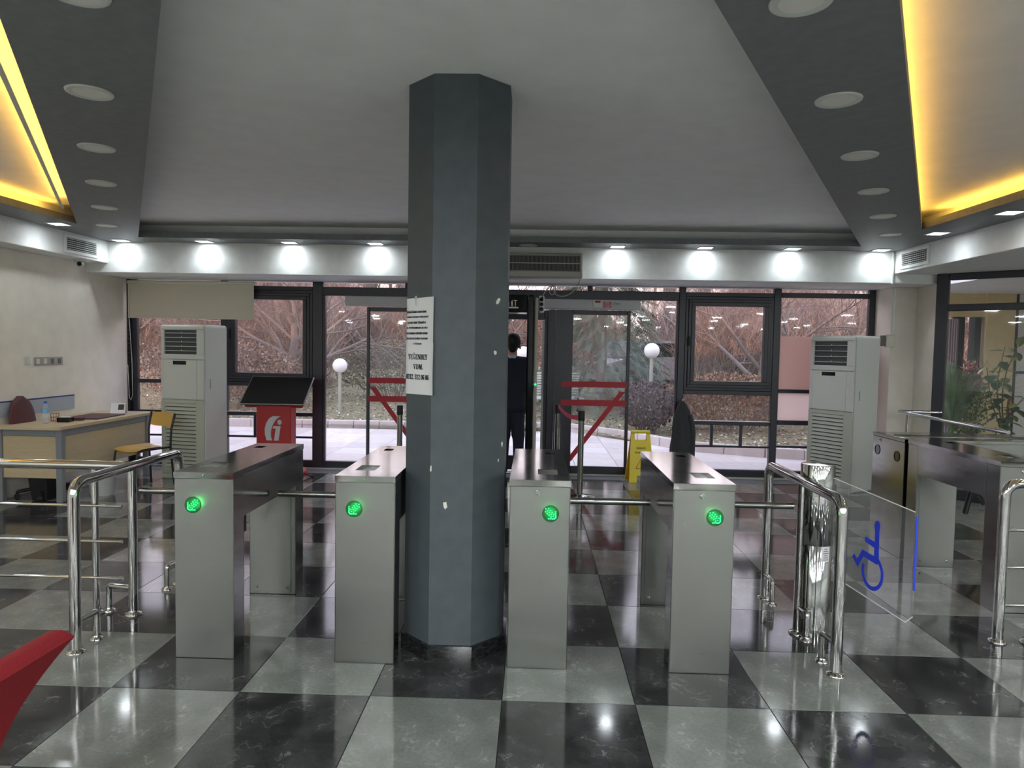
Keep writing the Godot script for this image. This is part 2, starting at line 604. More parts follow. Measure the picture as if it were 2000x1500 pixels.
func build_floor() -> void:
	var fl := struct_root("floor", Vector3.ZERO, "polished checkerboard floor of grey and black marble-look tiles")
	var g := G.new()
	g.bx(Vector3(-12.2, -0.25, -8.95), Vector3(14.2, -0.012, 20.2))
	part(fl, "screed", g, M.grout)
	# hall behind the turnstiles, out of the picture: one plain floor
	g = G.new()
	g.bx(Vector3(-12.2, -0.012, -1.26), Vector3(14.2, 0.0, 20.2))
	g.bx(Vector3(4.08, -0.012, -8.8), Vector3(14.2, 0.0, -1.26))
	g.bx(Vector3(-12.2, -0.012, -5.0), Vector3(-5.52, 0.0, -1.26))
	part(fl, "hall_floor", g, M.hall_floor)
	# sixteen tile meshes: each shows another quarter of the stone
	var meshes := []
	for q in 8:
		var t := G.new()
		var h := 0.2985
		var b := 0.0012
		var off := Vector2((q % 2) * 0.5, ((q / 2) % 2) * 0.5)
		var fx := -1.0 if q >= 4 else 1.0
		var uvs := []
		for k in [[-1, -1], [1, -1], [1, 1], [-1, 1]]:
			uvs.append(off + Vector2(0.25 + 0.25 * k[0] * fx, 0.25 + 0.25 * k[1]))
		var a := Vector3(-h + b, 0, -h + b)
		var c := Vector3(h - b, 0, -h + b)
		var d := Vector3(h - b, 0, h - b)
		var e := Vector3(-h + b, 0, h - b)
		t.tri(a, c, d, Vector3.UP, Vector3.UP, Vector3.UP, uvs[0], uvs[1], uvs[2])
		t.tri(a, d, e, Vector3.UP, Vector3.UP, Vector3.UP, uvs[0], uvs[2], uvs[3])
		var low := [Vector3(-h, -b, -h), Vector3(h, -b, -h), Vector3(h, -b, h), Vector3(-h, -b, h)]
		var top := [a, c, d, e]
		for i in 4:
			var j := (i + 1) % 4
			var o: Vector3 = (low[i] + low[j]) * 0.5
			o.y = 0
			t.quad(top[i], top[j], low[j], low[i], (o.normalized() + Vector3.UP).normalized(), uvs[i], uvs[j])
			t.quad(low[i], low[j], low[j] - Vector3(0, 0.0105, 0), low[i] - Vector3(0, 0.0105, 0), o.normalized(), uvs[i], uvs[j])
		meshes.append(t.mesh())
	rng.seed = 5
	for j in range(-3, 10):
		for k in range(-9, 7):
			var x := -0.116 + 0.6 * k + 0.3
			var z := -3.051 - 0.6 * j - 0.3
			if z < -8.75:
				continue
			var dark := absi(k + j) % 2 == 1 or j >= 9 or (k == -8 and j == 4)
			var o := part(fl, "tile", meshes[rng.randi() % 8], M.tile_dark if dark else M.tile_light, Vector3(x, 0, z))
			o.rotation.y = PI / 2 * (rng.randi() % 4)
	# pale stone strip under the window frames
	g = G.new()
	g.bx(Vector3(-5.25, -0.012, -8.84), Vector3(4.26, 0.004, -8.752), 0.002)
	part(fl, "threshold_stone", g, M.stone_pale)

func build_ceiling() -> void:
	var g := G.new()
	g.bx(Vector3(-12.4, PAN, -9.02), Vector3(14.4, 3.15, 20.4))
	struct("ceiling", g, M.ceiling_paint, "pale grey plaster ceiling panels above the dark beams")
	# grey soffit along the front, left and right with upstanding edges
	var tr := struct_root("trim_1", Vector3.ZERO, "dark grey soffit band round the ceiling with square spotlights")
	g = G.new()
	g.bx(Vector3(-4.99, SOF, -7.99), Vector3(4.04, LIP, -7.63))
	g.bx(Vector3(-4.99, SOF, -7.63), Vector3(-4.56, LIP, -1.0))
	g.bx(Vector3(3.55, SOF, -7.63), Vector3(4.04, LIP, -1.0))
	part(tr, "soffit", g, M.grey_soffit)
	g = G.new()
	g.bx(Vector3(-4.99, LIP, -7.99), Vector3(4.04, PAN, -7.84))
	g.bx(Vector3(-4.99, LIP, -7.84), Vector3(-4.76, PAN, -1.0))
	g.bx(Vector3(3.75, LIP, -7.84), Vector3(4.04, PAN, -1.0))
	part(tr, "cove_wall", g, M.ceiling_paint)
	# the two oblique beams
	var bl := struct_root("trim_2", Vector3.ZERO, "dark oblique ceiling beam with a row of round downlights over the desk side")
	part(bl, "beam", poly_slab([[-1.2875, -2.375], [-4.42, -7.63], [-4.99, -7.63], [-4.99, -7.5], [-4.51, -6.72], [-1.955, -2.51], [-1.04, -1.0], [-0.466, -1.0]], SOF, LIP), M.grey_soffit)
	part(bl, "beam_core", poly_slab([[-1.5, -2.375], [-4.5, -7.4], [-4.62, -7.2], [-1.72, -2.4], [-0.9, -1.05], [-0.7, -1.05]], LIP, PAN), M.ceiling_paint)
	var br := struct_root("trim_3", Vector3.ZERO, "dark oblique ceiling beam with a row of round downlights over the plant side")
	part(br, "beam", poly_slab([[0.572, -2.369], [3.49, -7.63], [4.04, -7.63], [4.04, -7.4], [3.56, -6.58], [1.173, -2.367], [0.42, -1.0], [-0.19, -1.0]], SOF, LIP), M.grey_soffit)
	part(br, "beam_core", poly_slab([[0.8, -2.369], [3.56, -7.3], [3.66, -7.1], [0.98, -2.367], [0.25, -1.05], [0.06, -1.05]], LIP, PAN), M.ceiling_paint)
	# the hall behind: a flat grey ceiling at the height of the soffits
	g = G.new()
	g.bx(Vector3(-12.2, SOF, -1.0), Vector3(14.2, PAN, 20.2))
	struct("trim_4", g, M.hall_ceiling, "plain ceiling of the hall at the back")
	# white bulkheads
	g = G.new()
	g.bx(Vector3(-5.3, 2.394, -9.0), Vector3(4.6, PAN, -7.99), 0.006)
	struct("wall_front_bulkhead", g, M.white_paint, "white bulkhead over the glazed front")
	g = G.new()
	g.bx(Vector3(-5.3, 2.498, -7.995), Vector3(-4.99, PAN, 0.5), 0.006)
	struct("wall_left_bulkhead", g, M.white_paint, "white bulkhead over the desk")
	g = G.new()
	g.bx(Vector3(4.04, 2.498, -7.995), Vector3(8.9, PAN, -5.2), 0.006)
	g.bx(Vector3(4.04, 2.498, -5.2), Vector3(4.5, PAN, -1.0), 0.006)
	struct("wall_right_bulkhead", g, M.white_paint, "white bulkhead over the plant partition")
	# warm strips in the side coves
	cove("cove_light", "warm yellow strip light in the ceiling cove above the desk wall", Vector3(-4.66, LIP, -4.1), 5.0, 0.0)
	cove("cove_light", "warm yellow strip light in the ceiling cove above the plant partition", Vector3(3.65, LIP, -4.0), 4.9, 0.0)
	cove("cove_light", "warm yellow strip light along the oblique beam on the desk side", Vector3(-3.12, LIP, -4.25), 5.0, atan2(2.545, 4.205))
	cove("cove_light", "warm yellow strip light along the oblique beam on the plant side", Vector3(2.26, LIP, -4.45), 4.9, atan2(-2.37, 4.2))

func cove(called: String, label: String, at: Vector3, length: float, turn: float) -> void:
	var t := thing(called, label, "strip light", at, turn)
	var g := G.new()
	g.bx(Vector3(-0.012, 0, -length / 2), Vector3(0.012, 0.006, length / 2))
	part(t, "backing", g, M.plastic_white)
	g = G.new()
	g.bx(Vector3(-0.006, 0.006, -length / 2), Vector3(0.006, 0.009, length / 2))
	part(t, "led_strip", g, M.led_strip_warm)
	var l := AreaLight3D.new()
	l.name = "strip_glow"
	l.area_size = Vector2(0.012, length)
	l.area_normalize_energy = true
	l.light_color = Color(1.0, 0.80, 0.36)
	l.light_energy = COVE
	l.shadow_enabled = true
	l.area_range = 30.0
	t.add_child(l)
	l.position = Vector3(0, 0.012, 0)
	l.rotation = Vector3(PI / 2, 0, 0)

func build_walls() -> void:
	var g := G.new()
	g.bx(Vector3(-5.5, 0, -9.0), Vector3(-5.25, PAN, 0.5))
	struct("wall_left", g, M.cream_wall, "cream painted wall behind the desk")
	g = G.new()
	g.bx(Vector3(4.26, 0, -9.0), Vector3(4.56, 2.394, -8.45), 0.004)
	g.bx(Vector3(4.56, 0, -9.0), Vector3(4.64, 2.498, -7.995), 0.004)
	struct("wall_right", g, M.cream_wall, "cream pier between the glazed front and the plant partition")
	g = G.new()
	g.bx(Vector3(-12.4, 0, 0.5), Vector3(-5.25, PAN, 0.7))
	g.bx(Vector3(-12.4, 0, 0.7), Vector3(-12.2, PAN, 20.4))
	g.bx(Vector3(-12.4, 0, 20.2), Vector3(14.4, PAN, 20.4))
	g.bx(Vector3(14.2, 0, -5.4), Vector3(14.4, PAN, 20.2))
	g.bx(Vector3(8.9, 0, -5.6), Vector3(14.4, PAN, -5.4))
	struct("wall_back", g, M.hall_wall, "plain walls of the hall at the back")
	# rough dark sealant joint where the frame meets the left wall
	g = G.new()
	rng.seed = 21
	for i in 40:
		var y := 0.02 + i * 0.0595
		g.bx(Vector3(-5.25, y, -8.845 - rng.randf() * 0.008), Vector3(-5.232 + rng.randf() * 0.012, y + 0.058, -8.79))
	struct("trim_5", g, M.black_matt, "ragged black sealant joint beside the window frame")

# one member of the window frames
func bar(par: Node, called: String, x0: float, x1: float, y0: float, y1: float, d0 := 0.0, d1 := -0.07, bev := 0.006) -> MeshInstance3D:
	var g := G.new()
	g.bx(Vector3(x0, y0, FZ + d1), Vector3(x1, y1, FZ + d0), bev)
	return part(par, called, g, M.frame_black)

func glass(par: Node, x0: float, x1: float, y0: float, y1: float, material: Material, z := FZ - 0.04) -> MeshInstance3D:
	var g := G.new()
	g.quad(Vector3(x0, y0, z), Vector3(x1, y0, z), Vector3(x1, y1, z), Vector3(x0, y1, z), Vector3.BACK)
	return part(par, "pane", g, material)

func build_front() -> void:
	# --- window_1: the bay by the left wall
	var w := struct_root("window_1", Vector3.ZERO, "narrow window bay beside the cream wall behind the air conditioner")
	bar(w, "mullion", -5.25, -5.155, 0.0, 2.394)
	bar(w, "mullion", -4.055, -3.97, 0.0, 2.394)
	bar(w, "rail", -5.155, -4.055, 2.275, 2.335)
	bar(w, "rail", -5.155, -4.055, 1.062, 1.112)
	bar(w, "rail", -5.155, -4.055, 0.662, 0.71)
	bar(w, "rail", -5.155, -4.055, 0.368, 0.39, -0.02)
	bar(w, "sill", -5.155, -4.055, 0.0, 0.09)
	glass(w, -5.155, -4.055, 2.335, 2.394, M.bronze_glass)
	glass(w, -5.155, -4.055, 1.112, 2.275, M.bronze_glass)
	glass(w, -5.155, -4.055, 0.71, 1.062, M.bronze_glass)
	glass(w, -5.155, -4.055, 0.39, 0.662, M.bronze_glass)
	glass(w, -5.155, -4.055, 0.09, 0.368, M.bronze_glass)
	# --- window_2: bay with an opening sash, behind the kiosk
	w = struct_root("window_2", Vector3.ZERO, "black window bay with an opening sash behind the red kiosk")
	sash_bay(w, -3.97, -2.855, [-3.615])
	# --- window_3: bay with an opening sash, right of the doors
	var r := struct_root("window_3", Vector3.ZERO, "black window bay with an opening sash behind the hanging coat")
	bar(r, "mullion", 1.82, 1.905, 0.0, 2.394)
	sash_bay(r, 1.905, 3.005, [2.283, 2.651])
	# --- window_4: last bay, lower panes with milky film
	w = struct_root("window_4", Vector3.ZERO, "window bay with milky film on its lower panes beside the right air conditioner")
	bar(w, "mullion", 3.005, 3.095, 0.0, 2.394)
	bar(w, "mullion", 4.185, 4.26, 0.0, 2.394)
	bar(w, "rail", 3.095, 4.185, 2.285, 2.345)
	bar(w, "rail", 3.095, 4.185, 1.085, 1.13)
	bar(w, "rail", 3.095, 4.185, 0.678, 0.735)
	bar(w, "rail", 3.095, 4.185, 0.385, 0.41, -0.02)
	bar(w, "sill", 3.095, 4.185, 0.0, 0.09)
	glass(w, 3.095, 4.185, 2.345, 2.394, M.bronze_glass)
	glass(w, 3.095, 4.185, 1.13, 2.285, M.clear_glass)
	glass(w, 3.095, 4.185, 0.735, 1.085, M.film_glass)
	glass(w, 3.095, 4.185, 0.41, 0.678, M.bronze_glass)
	glass(w, 3.095, 4.185, 0.09, 0.385, M.bronze_glass)
	var g := G.new()
	g.bx(Vector3(3.1, 1.132, FZ - 0.036), Vector3(4.18, 1.80, FZ - 0.034))
	part(w, "window_film", g, M.film_glass)
	# --- the door bay between x -2.855 and 1.82
	var d := struct_root("window_5", Vector3.ZERO, "fixed panes and transoms round the automatic doors")
	bar(d, "mullion", -2.855, -2.72, 0.0, 2.394)
	for x in [-1.63, -0.47, 0.694]:
		bar(d, "mullion", x - 0.032, x + 0.032, 2.335, 2.394)
	bar(d, "rail", -2.72, 1.82, 2.225, 2.335)
	for q in [[-2.72, -1.662], [-1.598, -0.502], [-0.438, 0.662], [0.726, 1.82]]:
		glass(d, q[0], q[1], 2.335, 2.394, M.bronze_glass)
	bar(d, "stile", -2.72, -2.69, 0.0, 2.225)
	bar(d, "sill", -2.69, -2.1, 0.0, 0.085)
	glass(d, -2.69, -1.15, 0.085, 2.225, M.clear_glass, FZ - 0.05)
	bar(d, "stile", 1.795, 1.82, 0.0, 2.225)
	bar(d, "sill", 0.3, 1.795, 0.0, 0.085, -0.02)
	glass(d, 0.25, 1.795, 0.085, 2.225, M.clear_glass, FZ - 0.06)
	bar(d, "jamb", 0.178, 0.262, 0.0, 2.09, -0.015, -0.09)
	bar(d, "jamb", -1.2, -1.116, 0.0, 2.09, -0.015, -0.09)
	# --- sliding leaves, slid aside, and the closed outer door in the opening
	door_leaf("door_1", "glazed sliding door leaf with red tape on the wet floor sign side", 0.262, 1.21, 0.225, 0.042, 1.0)
	door_leaf("door_2", "glazed sliding door leaf with red tape on the kiosk side", -1.19, -2.145, -0.225, -0.042, -1.0)
	var o := struct_root("door_3", Vector3.ZERO, "black framed outer glass door behind the metal detector")
	var zz := -0.18
	bar(o, "stile", 0.13, 0.25, 0.0, 2.09, zz, zz - 0.05)
	bar(o, "stile", -1.15, -1.03, 0.0, 2.09, zz, zz - 0.05)
	bar(o, "rail", -1.03, 0.13, 1.965, 2.09, zz, zz - 0.05)
	bar(o, "rail", -1.03, 0.13, 0.0, 0.185, zz, zz - 0.05)
	glass(o, -1.03, 0.13, 0.185, 1.965, M.clear_glass, FZ + zz - 0.025)
	g = G.new()
	g.bx(Vector3(0.1, 0.19, FZ + zz - 0.018), Vector3(0.132, 1.96, FZ + zz - 0.012))
	part(o, "glass_edge_seal", g, M.plastic_white)

func sash_bay(w: Node, x0: float, x1: float, studs: Array) -> void:
	bar(w, "rail", x0, x1, 2.28, 2.335)
	bar(w, "rail", x0, x1, 1.045, 1.10)
	bar(w, "rail", x0, x1, 0.66, 0.705)
	var sh := G.new()
	sh.bx(Vector3(x0, 0.705, FZ - 0.07), Vector3(x1, 0.713, FZ + 0.012), 0.002)
	part(w, "ledge", sh, M.stone_pale)
	bar(w, "rail", x0, x1, 0.372, 0.396, -0.02)
	bar(w, "sill", x0, x1, 0.0, 0.09)
	var last := x0
	for s in studs:
		bar(w, "stud", s - 0.018, s + 0.018, 0.396, 0.66, -0.02)
		glass(w, last, s - 0.018, 0.396, 0.66, M.bronze_glass)
		last = s + 0.018
	glass(w, last, x1, 0.396, 0.66, M.bronze_glass)
	glass(w, x0, x1, 0.09, 0.372, M.bronze_glass)
	glass(w, x0, x1, 0.713, 1.045, M.bronze_glass)
	glass(w, x0, x1, 2.335, 2.394, M.bronze_glass)
	# outer frame of the opening light in stepped profiles, then the sash itself
	for s in [[0.0, 0.035, 0.0], [0.035, 0.07, 0.018], [0.07, 0.118, 0.03]]:
		var a: float = s[0]
		var b: float = s[1]
		var dz: float = s[2]
		bar(w, "sash_rail", x0 + a, x1 - a, 2.28 - b, 2.28 - a, dz, -0.06, 0.004)
		bar(w, "sash_rail", x0 + a, x1 - a, 1.10 + a, 1.10 + b, dz, -0.06, 0.004)
		bar(w, "sash_stile", x0 + a, x0 + b, 1.10 + b, 2.28 - b, dz, -0.06, 0.004)
		bar(w, "sash_stile", x1 - b, x1 - a, 1.10 + b, 2.28 - b, dz, -0.06, 0.004)
	glass(w, x0 + 0.118, x1 - 0.118, 1.218, 2.162, M.bronze_glass if x0 < 0 else M.clear_glass, FZ - 0.01)
	var h := G.new()
	h.bx(Vector3(x0 + 0.03, 1.66, FZ + 0.03), Vector3(x0 + 0.055, 1.78, FZ + 0.05), 0.006)
	part(w, "handle", h, M.black_matt)

func door_leaf(called: String, label: String, xa: float, xb: float, wa: float, wb: float, dir: float) -> void:
	var o := struct_root(called, Vector3.ZERO, label)
	var d := 0.03
	var f := 0.005
	bar(o, "stile", minf(xa, xa + wa), maxf(xa, xa + wa), 0.0, 2.085, d, f)
	bar(o, "stile", minf(xb, xb - wb), maxf(xb, xb - wb), 0.0, 2.085, d, f)
	var i0 := minf(xa + wa, xb - wb)
	var i1 := maxf(xa + wa, xb - wb)
	bar(o, "rail", i0, i1, 2.03, 2.085, d, f)
	bar(o, "rail", i0, i1, 0.0, 0.1, d, f)
	glass(o, i0, i1, 0.1, 2.03, M.clear_glass, FZ + 0.015)
	var z := FZ + d + 0.001
	for y in [[1.112, 1.184], [0.875, 0.951]]:
		var g := G.new()
		g.bx(Vector3(xa + dir * 0.09, y[0], z), Vector3(xb - dir * 0.03, y[1], z + 0.0015))
		part(o, "red_tape", g, M.red_tape)
	var g := G.new()
	var x0 := xa + dir * 0.16
	var x1 := xb - dir * 0.06
	g.prism(PackedVector2Array([Vector2(x0, 0.16), Vector2(x0 + dir * 0.075, 0.16), Vector2(x1 + dir * 0.02, 1.065), Vector2(x1 - dir * 0.055, 1.065)]), 0.0015, Transform3D(Basis.IDENTITY, Vector3(0, 0, FZ + 0.0175)))
	part(o, "red_tape", g, M.red_tape)

func build_pillar() -> void:
	var p := struct_root("column", Vector3(-0.402, 0, -3.692), "dark slate-grey octagonal pillar with chipped paint")
	var oct := func(w: float) -> PackedVector2Array:
		var q := PackedVector2Array()
		var r := w / 2.0 / cos(PI / 8)
		for i in 8:
			var a := PI / 8 + i * PI / 4
			q.append(Vector2(cos(a), sin(a)) * r)
		return q
	var g := G.new()
	g.prism(oct.call(0.518), PAN, Transform3D(Basis(Vector3.RIGHT, -PI / 2), Vector3.ZERO))
	part(p, "shaft", g, M.pillar_paint)
	# skirting: eight black stone slabs with mitred, slightly open joints
	for i in 8:
		var a := i * PI / 4
		g = G.new()
		var half := 0.112
		g.prism(PackedVector2Array([Vector2(-half + 0.004, 0.259), Vector2(half - 0.004, 0.259), Vector2(half + 0.002, 0.276), Vector2(-half - 0.002, 0.276)]), 0.078, Transform3D(Basis(Vector3.UP, a) * Basis(Vector3.RIGHT, -PI / 2), Vector3.ZERO))
		part(p, "skirting_slab", g, M.skirting_black)
	g = G.new()
	g.prism(oct.call(0.545), 0.072, Transform3D(Basis(Vector3.RIGHT, -PI / 2), Vector3.ZERO))
	part(p, "skirting_mortar", g, M.stone_pale)
	# places where the paint has come off down to the white filler (face, across, height, size)
	var faces := [[1, 0.045, 1.83, 0.010, 0.022, -0.6], [1, 0.03, 1.565, 0.010, 0.014, 0.2], [1, 0.085, 1.092, 0.006, 0.016, 0.1], [0, -0.03, 0.795, 0.012, 0.022, 0.3], [1, 0.062, 1.01, 0.004, 0.01, 0.0], [0, -0.105, 0.98, 0.005, 0.016, 0.0]]
	rng.seed = 8
	for f in faces:
		var q := PackedVector2Array()
		var cnt := 9
		for k in cnt:
			var a := TAU * k / cnt
			var rr := 0.65 + rng.randf() * 0.5
			q.append(Vector2(cos(a) * f[3], sin(a) * f[4]) * rr)
		g = G.new()
		g.prism(q, 0.0012, Transform3D(Basis(Vector3.UP, f[0] * PI / 4) * Basis(Vector3.BACK, f[5]), Basis(Vector3.UP, f[0] * PI / 4) * Vector3(f[1], f[2], 0.259)))
		part(p, "paint_chip", g, M.filler)
	# two sheets of paper taped over the left-hand front face, wrapped round its far corner
	var fb := Basis(Vector3.UP, -PI / 4)
	var fo := Vector3(-0.402, 0, -3.692)
	for s in [[1.545, 1.835, -0.108, 0.128, 0.2605, "upper white notice sheet with six printed lines taped to the pillar"], [1.345, 1.605, -0.108, 0.133, 0.2625, "lower white notice sheet with a large name and telephone number"]]:
		var t := thing("notice_sheet", s[5], "notice", fo + fb * Vector3(0, s[0], s[4]), -PI / 4)
		var hgt: float = s[1] - s[0]
		var rows := []
		for iy in 5:
			var row := PackedVector3Array()
			for ix in 15:
				var x: float = lerpf(-0.15, s[3], ix / 14.0)
				var pz := 0.0012 * sin(ix * 0.9 + iy) + (0.006 * pow(maxf(0.0, x - 0.1) / 0.03, 2.0))
				var px := x
				if x < -0.108:
					pz = -(-0.108 - x) * 0.7071 + 0.001
					px = -0.108 - (-0.108 - x) * 0.7071
				row.append(Vector3(px, hgt * iy / 4.0 + 0.012 * (x + 0.108) , pz))
			rows.append(row)
		g = G.new()
		g.surf(rows, false, true)
		part(t, "sheet", g, M.paper)
		var at := func(x: float, y: float) -> Transform3D:
			return Transform3D(Basis.IDENTITY, Vector3(x, y, 0.0016))
		if s[0] > 1.5:
			var ls := ["ÜDÜRLÜĞÜMÜZ BÜNYESİNDE", "LUNAN YEĞENBEY EVİM ŞUBESİ", "1 ELDEN TARİH İTİBARİYLE", "AL, VETFİK BANKALAR CAD. NO:2", "ULUS/ANKARA ADRESİNDE DEVAM", "DECEK OLUP, İRTİBAT TELEFONU", "AŞAĞIDADIR"]
			var ws := [0.168, 0.186, 0.165, 0.18, 0.178, 0.18, 0.08]
			for i in 7:
				letters(t, "printed_line", ls[i], 0.0135, ws[i], M.ink, at.call(-0.104 + ws[i] / 2 + (0.05 if i == 6 else 0.0), 0.222 - i * 0.0272), true)
			g = G.new()
			g.bx(Vector3(-0.035, hgt - 0.04, 0.001), Vector3(-0.02, hgt + 0.012, 0.003))
			part(t, "tape_piece", g, M.tape_clear)
		else:
			letters(t, "printed_line", "YEĞENBEY", 0.034, 0.165, M.ink, at.call(-0.004, 0.196), true, true)
			letters(t, "printed_line", "VDM.", 0.026, 0.082, M.ink, at.call(0.0, 0.142), true, true)
			letters(t, "printed_line", "0312. 312 06 06", 0.026, 0.195, M.ink, at.call(-0.006, 0.09), true, true)

# ---------------------------------------------------------------- lamps
func square_light(at: Vector3, label: String) -> void:
	var t := thing("square_downlight", label, "downlight", at, 0.0, "square downlights round the soffit")
	var g := G.new()
	for s in [[-0.085, -0.085, 0.085, -0.07], [-0.085, 0.07, 0.085, 0.085], [-0.085, -0.07, -0.07, 0.07], [0.07, -0.07, 0.085, 0.07]]:
		g.bx(Vector3(s[0], -0.008, s[1]), Vector3(s[2], 0.0, s[3]), 0.002)
	part(t, "trim_frame", g, M.plastic_white)
	g = G.new()
	g.bx(Vector3(-0.07, -0.004, -0.07), Vector3(0.07, -0.001, 0.07))
	part(t, "lens", g, M.led_white)
	var l := SpotLight3D.new()
	l.name = "beam"
	l.spot_range = 30.0
	l.spot_attenuation = 2.0
	l.spot_angle = 78.0
	l.spot_angle_attenuation = 1.0
	l.light_size = 0.05
	l.light_color = Color(0.93, 0.98, 1.0)
	l.light_energy = SQUARE
	l.shadow_enabled = true
	t.add_child(l)
	l.position = Vector3(0, -0.02, 0)
	l.rotation = Vector3(-PI / 2, 0, 0)

func round_light(at: Vector3, label: String) -> void:
	var t := thing("round_downlight", label, "downlight", at, 0.0, "unlit round downlights in the ceiling beams")
	var g := G.new()
	g.lathe([Vector2(0.072, -0.004), Vector2(0.088, -0.009), Vector2(0.1, -0.006), Vector2(0.102, 0.0)], 28)
	part(t, "trim_ring", g, M.plastic_white)
	g = G.new()
	g.lathe([Vector2(0.0, -0.004), Vector2(0.073, -0.004)], 28)
	part(t, "lens", g, M.lens_off)

func build_lamps() -> void:
	var n := ["at the corner by the desk wall", "over the left air conditioner", "over the red kiosk", "left of the pillar", "right of the air curtain", "over the wet floor sign", "over the window sash by the coat", "at the corner by the plant partition"]
	var i := 0
	for x in [-4.755, -3.79, -2.805, -1.82, 0.913, 1.888, 2.85, 3.82]:
		square_light(Vector3(x, SOF, -7.86), "lit square downlight in the front soffit " + n[i])
		i += 1
	for k in 5:
		square_light(Vector3(-4.75, SOF, -6.81 + k * 1.0), "lit square downlight in the desk-side soffit, number %s from the front corner" % ["one", "two", "three", "four", "five"][k])
		square_light(Vector3(3.8, SOF, -6.75 + k * 1.0), "lit square downlight in the plant-side soffit, number %s from the front corner" % ["one", "two", "three", "four", "five"][k])
	for k in 7:
		var a := Vector3(-4.302, SOF, -6.871).lerp(Vector3(-2.097, SOF, -3.233), k / 4.0)
		var b := Vector3(3.409, SOF, -6.861).lerp(Vector3(1.369, SOF, -3.274), k / 4.0)
		var o: String = ["one", "two", "three", "four", "five", "six", "seven"][k]
		round_light(a, "unlit round white downlight in the desk-side beam, number %s from the window end" % o)
		round_light(b, "unlit round white downlight in the plant-side beam, number %s from the window end" % o)
	round_light(Vector3(-0.088, SOF, -7.86), "unlit round white downlight in the front soffit above the air curtain")
	# the hall behind the camera is lit by rows of small square ceiling lights, mirrored in the glass and the floor
	var proto: Node3D = null
	for j in 7:
		for k in 9:
			var at := Vector3(-9.2 + k * 2.55 + (0.6 if j % 2 == 1 else 0.0), SOF, 0.4 + j * 2.7)
			if at.x < -5.6 and at.z < 1.0:
				continue
			var t := thing("hall_ceiling_light", "lit square ceiling light of the hall at the back", "ceiling light", at, 0.0, "square ceiling lights of the hall at the back")
			if proto == null:
				proto = t
				var g := G.new()
				g.bx(Vector3(-0.15, -0.006, -0.15), Vector3(0.15, 0.0, 0.15), 0.002)
				part(t, "trim_frame", g, M.plastic_white)
				g = G.new()
				g.bx(Vector3(-0.13, -0.009, -0.13), Vector3(0.13, -0.005, 0.13))
				part(t, "lens", g, M.led_panel)
				var l := AreaLight3D.new()
				l.name = "lens_light"
				l.area_size = Vector2(0.26, 0.26)
				l.area_range = 40.0
				l.light_color = Color(0.97, 0.99, 1.0)
				l.light_energy = HALL
				l.shadow_enabled = true
				t.add_child(l)
				l.position = Vector3(0, -0.014, 0)
				l.rotation = Vector3(-PI / 2, 0, 0)
			else:
				for c in proto.get_children():
					t.add_child(c.duplicate())

